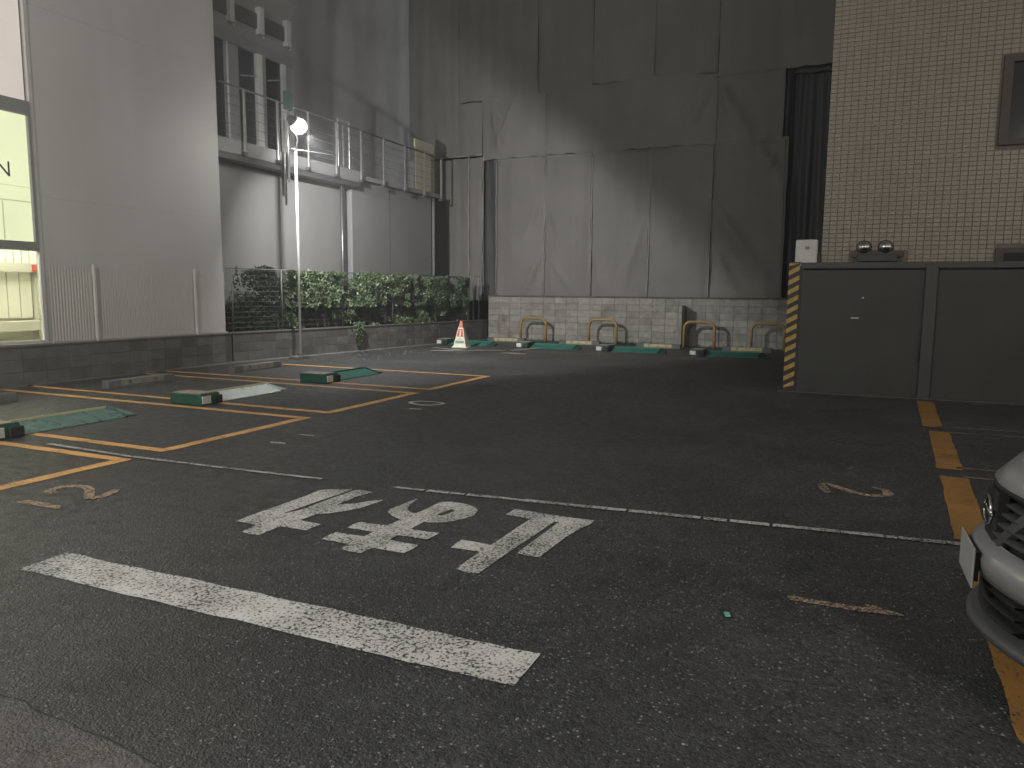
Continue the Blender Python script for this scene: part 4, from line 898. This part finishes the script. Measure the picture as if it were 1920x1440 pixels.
# ---------------------------------------------------------------- tiled building
tb = thing('tiled_building', 'cream tiled building rising behind the grey steel wall', 'building', (-0.36, 14.5, 0))
def tbx(name, m_, *bs, bev=0): return B(name, m_, tb, *[(x0 + 0.36, x1 + 0.36, y0 - 14.5, y1 - 14.5, z0, z1) for x0, x1, y0, y1, z0, z1 in bs], bev=bev)
tbx('wall', M['grout'], (-0.35, 9, 14.508, 20.5, 0, 16))
PW, PH = 0.1135, 0.0742
tm = chamfer_block('tile', PW - 0.012, PH - 0.011, 0.012, M['tile'], 0.0015)
holes = [(2.16, 9.0, 3.94, 5.34), (0.13, 0.93, 1.9, 2.31), (2.26, 9, 1.9, 2.34)]
allt = []
for r_ in range(66):
    for c in range(29):
        x = -0.36 + c * PW; z = 2.02 + r_ * PH
        if any(x + PW > a and x < b and z + PH > cc and z < d for a, b, cc, d in holes): continue
        allt.append((x, z))
rest = allt[300:]
rr = random.Random(2)
for x, z in allt[:300]: put(tm, 'tile', tb, (x + 0.36 + .006, rr.uniform(-.0015, .0005), z + .005))
verts = []; faces = []
for x, z in rest:
    yy = rr.uniform(-.0015, .0005); x0 = x + 0.36 + .006; x1 = x0 + PW - .012; z0 = z + .005; z1 = z0 + PH - .011; b = len(verts)
    verts += [(x0, yy, z0), (x1, yy, z0), (x1, yy, z1), (x0, yy, z1), (x0, yy + .012, z0), (x1, yy + .012, z0), (x1, yy + .012, z1), (x0, yy + .012, z1)]
    faces += [(b, b + 1, b + 2, b + 3), (b, b + 4, b + 5, b + 1), (b + 1, b + 5, b + 6, b + 2), (b + 2, b + 6, b + 7, b + 3), (b + 3, b + 7, b + 4, b)]
me = bpy.data.meshes.new('tile_field'); me.from_pydata(verts, [], faces); me.materials.append(M['tile']); o = bpy.data.objects.new('tile_field', me); COL.objects.link(o); o.parent = tb; o['kind'] = 'stuff'
w_ = tbx('window', M['brownf'], (2.17, 2.30, 14.44, 14.56, 3.95, 5.33), (2.30, 4.2, 14.44, 14.56, 5.22, 5.33), (2.30, 4.2, 14.44, 14.56, 3.95, 4.05))
tbx('window_pane', M['glassd'], (2.301, 4.2, 14.495, 14.503, 4.051, 5.219))
tbx('window', M['brownf'], (0.14, 0.92, 14.44, 14.55, 2.20, 2.30)); tbx('window_hood', M['steel2'], (0.22, 0.84, 14.30, 14.438, 2.12, 2.24), bev=0.01)
tbx('window', M['brownf'], (2.27, 4.2, 14.46, 14.55, 1.95, 2.33)); tbx('window_pane', M['glassd'], (2.38, 4.2, 14.452, 14.458, 1.95, 2.25))
for x, lb in ((0.32, 'round polished vent cap on the tiled wall, the left of the pair'), (0.655, 'round polished vent cap on the tiled wall, the right of the pair')):
    v = thing('vent_cap', lb, 'vent', (x, 14.5, 2.365), group='round vent caps on the tiled wall')
    bm = bmesh.new(); sph(bm, (0, -0.055, 0), 0.105, 22, (1, 0.85, 1)); bm_obj('dome', bm, M['chrome'], v, True)
    bm = bmesh.new(); tube(bm, [(0, 0, 0), (0, -0.018, 0)], 0.122, 20); bm_obj('flange', bm, M['brownf'], v, True)
mb = thing('meter_box', 'pale upright meter box behind the striped end of the steel wall', 'box', (-0.60, 14.45, 2.05))
bm = bmesh.new(); box(bm, -0.18, 0.18, -0.12, 0.05, 0, 0.46, bev=0.02); bm_obj('case', bm, M['white'], mb)
bm = bmesh.new(); box(bm, -0.02, 0.05, -0.126, -0.121, 0.29, 0.34); bm_obj('window', bm, M['midframe'], mb)
bm = bmesh.new(); tube(bm, [(0.21, -0.02, -2.0), (0.21, -0.02, 0.2)], 0.025, 8); bm_obj('conduit', bm, M['brownf'], mb)
B('stand', M['brownf'], mb, (-0.1, 0.1, -0.03, 0.04, -2.05, -0.001))

# ---------------------------------------------------------------- car (silver, nose towards the lot)
car = thing('parked_car', 'silver car with black slatted grille, its nose entering at the right edge', 'car', (0.555, 3.55, 0))
# local: x back along the car, y lateral (-y = nearer the camera); nose plan curve
def nose(y): return 0.47 * (abs(y) / 0.85) ** 1.9
def loft(name, sections, material, ys_, smooth=True, close=False):
    """sections: list of (z, dx) profile points bottom to top per lateral station"""
    bm = bmesh.new(); g = []
    for y in ys_:
        g.append([bm.verts.new((nose(y) + dx(y) if callable(dx) else nose(y) + dx, y, z(y) if callable(z) else z)) for z, dx in sections])
    for a, b in zip(g, g[1:]):
        for k in range(len(sections) - 1): bm.faces.new((a[k], a[k + 1], b[k + 1], b[k]))
    bmesh.ops.recalc_face_normals(bm, faces=bm.faces)
    return bm_obj(name, bm, material, car, smooth)
N = 40; YS = [-0.86 + 1.72 * i / N for i in range(N + 1)]
# lower body, bumper: silver skin
def bz(f):
    return lambda y: 0.565 - (0.565 - 0.40) * f
loft('bumper', [(bz(1.0), 0.075), (bz(0.92), 0.035), (bz(0.65), 0.01), (bz(0.4), 0.0), (bz(0.2), 0.01), (bz(0.08), 0.03), (bz(0), 0.07)], M['carp'], YS)
loft('bumper_lower', [(0.27, 0.12), (0.29, 0.07), (0.34, 0.05), (0.395, 0.045), (0.41, 0.08)], M['cargrey2'], [-0.86 + 0.05 * i for i in range(11)]); loft('bumper_lower', [(0.27, 0.12), (0.29, 0.07), (0.34, 0.05), (0.395, 0.045), (0.41, 0.08)], M['cargrey2'], [0.36 + 0.05 * i for i in range(11)])
for z in (0.27, 0.32, 0.37):
    loft('intake_bar', [(z, 0.09), (z + 0.002, 0.05), (z + 0.010, 0.05), (z + 0.012, 0.09)], M['carblack'], [-0.3 + 0.06 * i for i in range(11)])
loft('lower_intake', [(0.25, 0.11), (0.28, 0.10), (0.32, 0.10), (0.46, 0.09)], M['carblack'], YS)
loft('front_lip', [(0.205, 0.16), (0.195, 0.05), (0.205, 0.012), (0.23, 0.008), (0.25, 0.03), (0.255, 0.11)], M['cargrey'], YS)
loft('underside', [(0.204, 0.155), (0.20, 0.5)], M['carblack'], YS)
loft('grille_back', [(0.55, 0.10), (0.66, 0.115), (0.73, 0.14), (0.80, 0.17)], M['carblack'], YS)
loft('grille_top_trim', [(0.765, 0.10), (0.775, 0.072), (0.79, 0.075), (0.80, 0.10)], M['carblack'], YS)
for k, z in enumerate((0.595, 0.635, 0.675, 0.715, 0.755)):
    for s, e in ((-0.46, -0.06), (0.06, 0.46)):
        yy = [s + (e - s) * i / 10 for i in range(11)]
        loft('grille_slat', [(z, 0.10 + k * .01), (z + 0.002, 0.055 + k * .012), (z + 0.012, 0.055 + k * .012), (z + .014, 0.10 + k * .01)], M['slat'], yy)
# chrome V bars
for s in (-1, 1):
    bm = bmesh.new(); prev = None
    for i in range(11):
        t = i / 10; y = s * (0.10 + 0.20 * t); z = 0.56 + 0.20 * t; hw = 0.020 + 0.010 * t; x = nose(y) + 0.060 + 0.030 * t
        q = [bm.verts.new((x + 0.03, y - s * hw * 1.2, z + hw * .5)), bm.verts.new((x, y - s * hw, z + hw * .5)), bm.verts.new((x, y + s * hw, z - hw * .5)), bm.verts.new((x + 0.03, y + s * hw * 1.2, z - hw * .5))]
        if prev:
            for k in range(3): bm.faces.new((prev[k], prev[k + 1], q[k + 1], q[k]))
        prev = q
    bmesh.ops.recalc_face_normals(bm, faces=bm.faces); bm_obj('grille_bar', bm, mat('satin_bar', (0.16, 0.16, 0.16), 0.3, 0.05, 5, metal=0.7), car)
bm = bmesh.new()
pts = [(0.052, 0.070 * math.cos(a), 0.68 + 0.056 * math.sin(a)) for a in [2 * math.pi * i / 20 for i in range(21)]]; tube(bm, pts, 0.009, 6, False)
obox(bm, (0.052, -0.085, 0.68), (0.052, 0.085, 0.68), 0.014, 0.026); em = bm_obj('emblem', bm, M['chrome'], car, True)
bm = bmesh.new(); box(bm, 0.058, 0.12, -0.085, 0.085, 0.56, 0.77, bev=0.012); bm_obj('emblem_mount', bm, M['carblack'], car)
# hood
bm = bmesh.new(); g = []
for i in range(23):
    y = -0.80 + 1.60 * i / 22; c = []
    for j in range(15):
        t = j / 14; x = nose(y) + 0.075 + t * 1.05; 
        z = 0.80 + 0.33 * math.sin(min(1, t * 1.05) * math.pi / 2) ** 0.66 - 0.10 * (abs(y) / 0.8) ** 3.2 - 0.0 + 0.012 * math.exp(-((abs(y) - .5) / .08) ** 2) * min(1, t * 3)
        c.append(bm.verts.new((x if j else x - 0.0, y * (1 + 0.03 * t), z)))
    c.insert(0, bm.verts.new((nose(y) + 0.095, y, c[0].co.z - 0.035)))
    g.append(c)
for a, b in zip(g, g[1:]):
    for k in range(len(a) - 1): bm.faces.new((a[k], b[k], b[k + 1], a[k + 1]))
bmesh.ops.recalc_face_normals(bm, faces=bm.faces); bm_obj('bonnet', bm, M['carp'], car, True)
# headlights
for s in (-1, 1):
    bm = bmesh.new(); g = []
    for i in range(13):
        t = i / 12; y = s * (0.44 + 0.40 * t); c = []
        for j in range(7):
            v = j / 6; lo_ = 0.585 + 0.07 * t; hi_ = 0.77 + 0.03 * t; z = lo_ + (hi_ - lo_) * v; c.append(bm.verts.new((nose(y) + 0.055 + 0.055 * v + 0.12 * t * t, y, z)))
        g.append(c)
    for a, b in zip(g, g[1:]):
        for k in range(6): bm.faces.new((a[k], a[k + 1], b[k + 1], b[k]))
    bmesh.ops.recalc_face_normals(bm, faces=bm.faces); h_ = bm_obj('headlight', bm, M['lens'], car, True)
    bm = bmesh.new(); yb = s * 0.52; sph(bm, (nose(yb) + 0.075, yb, 0.675), 0.035, 12); bm_obj('lamp_bulb', bm, M['chrome'], h_, True)
    bm = bmesh.new(); tube(bm, [(nose(s * .50) + 0.018, s * 0.50, 0.40), (nose(s * .5) + 0.10, s * 0.50, 0.40)], [0.05, 0.045], 14); bm_obj('fog_lamp', bm, M['lens'], car, True)
    bm = bmesh.new(); yb = s * 0.50; tube(bm, [(nose(yb + .085 * math.cos(a)) + 0.012, yb + 0.085 * math.cos(a), 0.405 + 0.055 * math.sin(a)) for a in [math.pi * i / 12 for i in range(13)]], 0.008, 6); bm_obj('fog_trim', bm, M['chrome'], car, True)
# number plate, blank
bm = bmesh.new(); box(bm, -0.012, -0.004, -0.165, 0.165, 0.385, 0.55, bev=0.003); bm_obj('number_plate', bm, M['platew'], car)
bm = bmesh.new(); box(bm, -0.0038, 0.016, -0.13, 0.13, 0.405, 0.525); bm_obj('plate_bracket', bm, M['carblack'], car)
# body shell behind the nose
bm = bmesh.new(); prof = [(0.35, 0.20), (0.52, 0.55), (0.60, 0.72), (1.15, 0.97), (1.35, 1.05), (2.15, 1.58), (2.9, 1.66), (3.8, 1.60), (4.25, 1.1), (4.35, 0.9), (4.38, 0.3)]
st = [(-0.86, 0.90), (-0.80, 0.97), (-0.6, 1.0), (0.6, 1.0), (0.80, 0.97), (0.86, 0.90)]; g = []
for y, k_ in st: g.append([bm.verts.new((x, y if z < 1.05 else y * (1 - (z - 1.0) * 0.28), 0.2 + (z - 0.2) * k_)) for x, z in prof])
for a, b in zip(g, g[1:]):
    for k in range(len(prof) - 1): bm.faces.new((a[k], a[k + 1], b[k + 1], b[k]))
bm.faces.new(g[0]); bm.faces.new(g[-1][::-1]); bmesh.ops.recalc_face_normals(bm, faces=bm.faces); bm_obj('body', bm, M['carp'], car)
bm = bmesh.new(); v = [bm.verts.new(p) for p in ((1.38, -0.66, 1.03), (1.38, 0.66, 1.03), (2.10, 0.56, 1.565), (2.10, -0.56, 1.565))]; bm.faces.new(v)
for vv in bm.verts: vv.co += Vector((-0.02, 0, 0.016))
bm_obj('windscreen', bm, M['carglass'], car)
for s in (-1, 1):
    bm = bmesh.new(); v = [bm.verts.new(p) for p in ((1.6, s * 0.865, 1.02), (3.9, s * 0.865, 1.02), (3.6, s * 0.75, 1.48), (2.2, s * 0.75, 1.48))]; bm.faces.new(v); bm_obj('side_window', bm, M['carglass'], car)
    for x in (0.98, 3.55):
        bm = bmesh.new(); tube(bm, [(x, s * 0.68, 0.31), (x, s * 0.87, 0.31)], 0.31, 24); wh = bm_obj('wheel', bm, M['rubber'], car, True)
        bm = bmesh.new(); tube(bm, [(x, s * 0.872, 0.31), (x, s * 0.885, 0.31)], 0.21, 20); bm_obj('rim', bm, M['alu'], wh, True)

# ---------------------------------------------------------------- small litter
lt_ = thing('litter_wrapper', 'tiny shiny green striped wrapper lying on the dark asphalt', 'litter', (-0.42, 3.61, 0.005), R(20))
for k in range(4):
    bm = bmesh.new(); box(bm, -0.012, 0.012, k * 0.012 - 0.024, k * 0.012 - 0.016, 0.0, 0.006); bm_obj('stripe', bm, mat('foil', (0.35, 0.75, 0.62), 0.2, metal=0.3), lt_)
B('film', M['dgreen'], lt_, (-0.014, 0.014, -0.028, 0.026, -0.001, 0.001))
bm = bmesh.new(); rr = random.Random(77)
for i in range(110):
    if i < 60: x = rr.uniform(-11.4, -9.6); y = rr.uniform(13, 16.8)
    elif i < 85: x = rr.uniform(-11.6, -9); y = rr.uniform(5, 12)
    else: x = rr.uniform(-5, 1.5); y = rr.uniform(2.5, 9)
    s = rr.uniform(.006, .022) if i < 85 else rr.uniform(.003, .006)
    c = bmesh.ops.create_icosphere(bm, subdivisions=1, radius=s)
    for v in c['verts']: v.co = Vector((v.co.x * rr.uniform(.8, 1.5) + x, v.co.y + y, v.co.z * .5 + s * .35))
o = stuff(bm_obj('pebbles', bm, M['stone'])); tag(o, 'scattered pale pebbles and dry leaf bits on the asphalt', 'pebbles')

# ---------------------------------------------------------------- added air volume imitating the lens veil and lamp glow
bm = bmesh.new(); box(bm, -61, 61, -61, 81, -1.3, 17.5)
m = bpy.data.materials.new('veil_volume'); m.use_nodes = True; m.node_tree.nodes.remove(m.node_tree.nodes['Principled BSDF'])
v = m.node_tree.nodes.new('ShaderNodeVolumePrincipled'); v.inputs['Color'].default_value = (0.93, 0.94, 1.0, 1); v.inputs['Density'].default_value = VEIL; v.inputs['Anisotropy'].default_value = 0.72
m.node_tree.links.new(v.outputs[0], m.node_tree.nodes['Material Output'].inputs['Volume'])
stuff(bm_obj('lens_veil', bm, m))
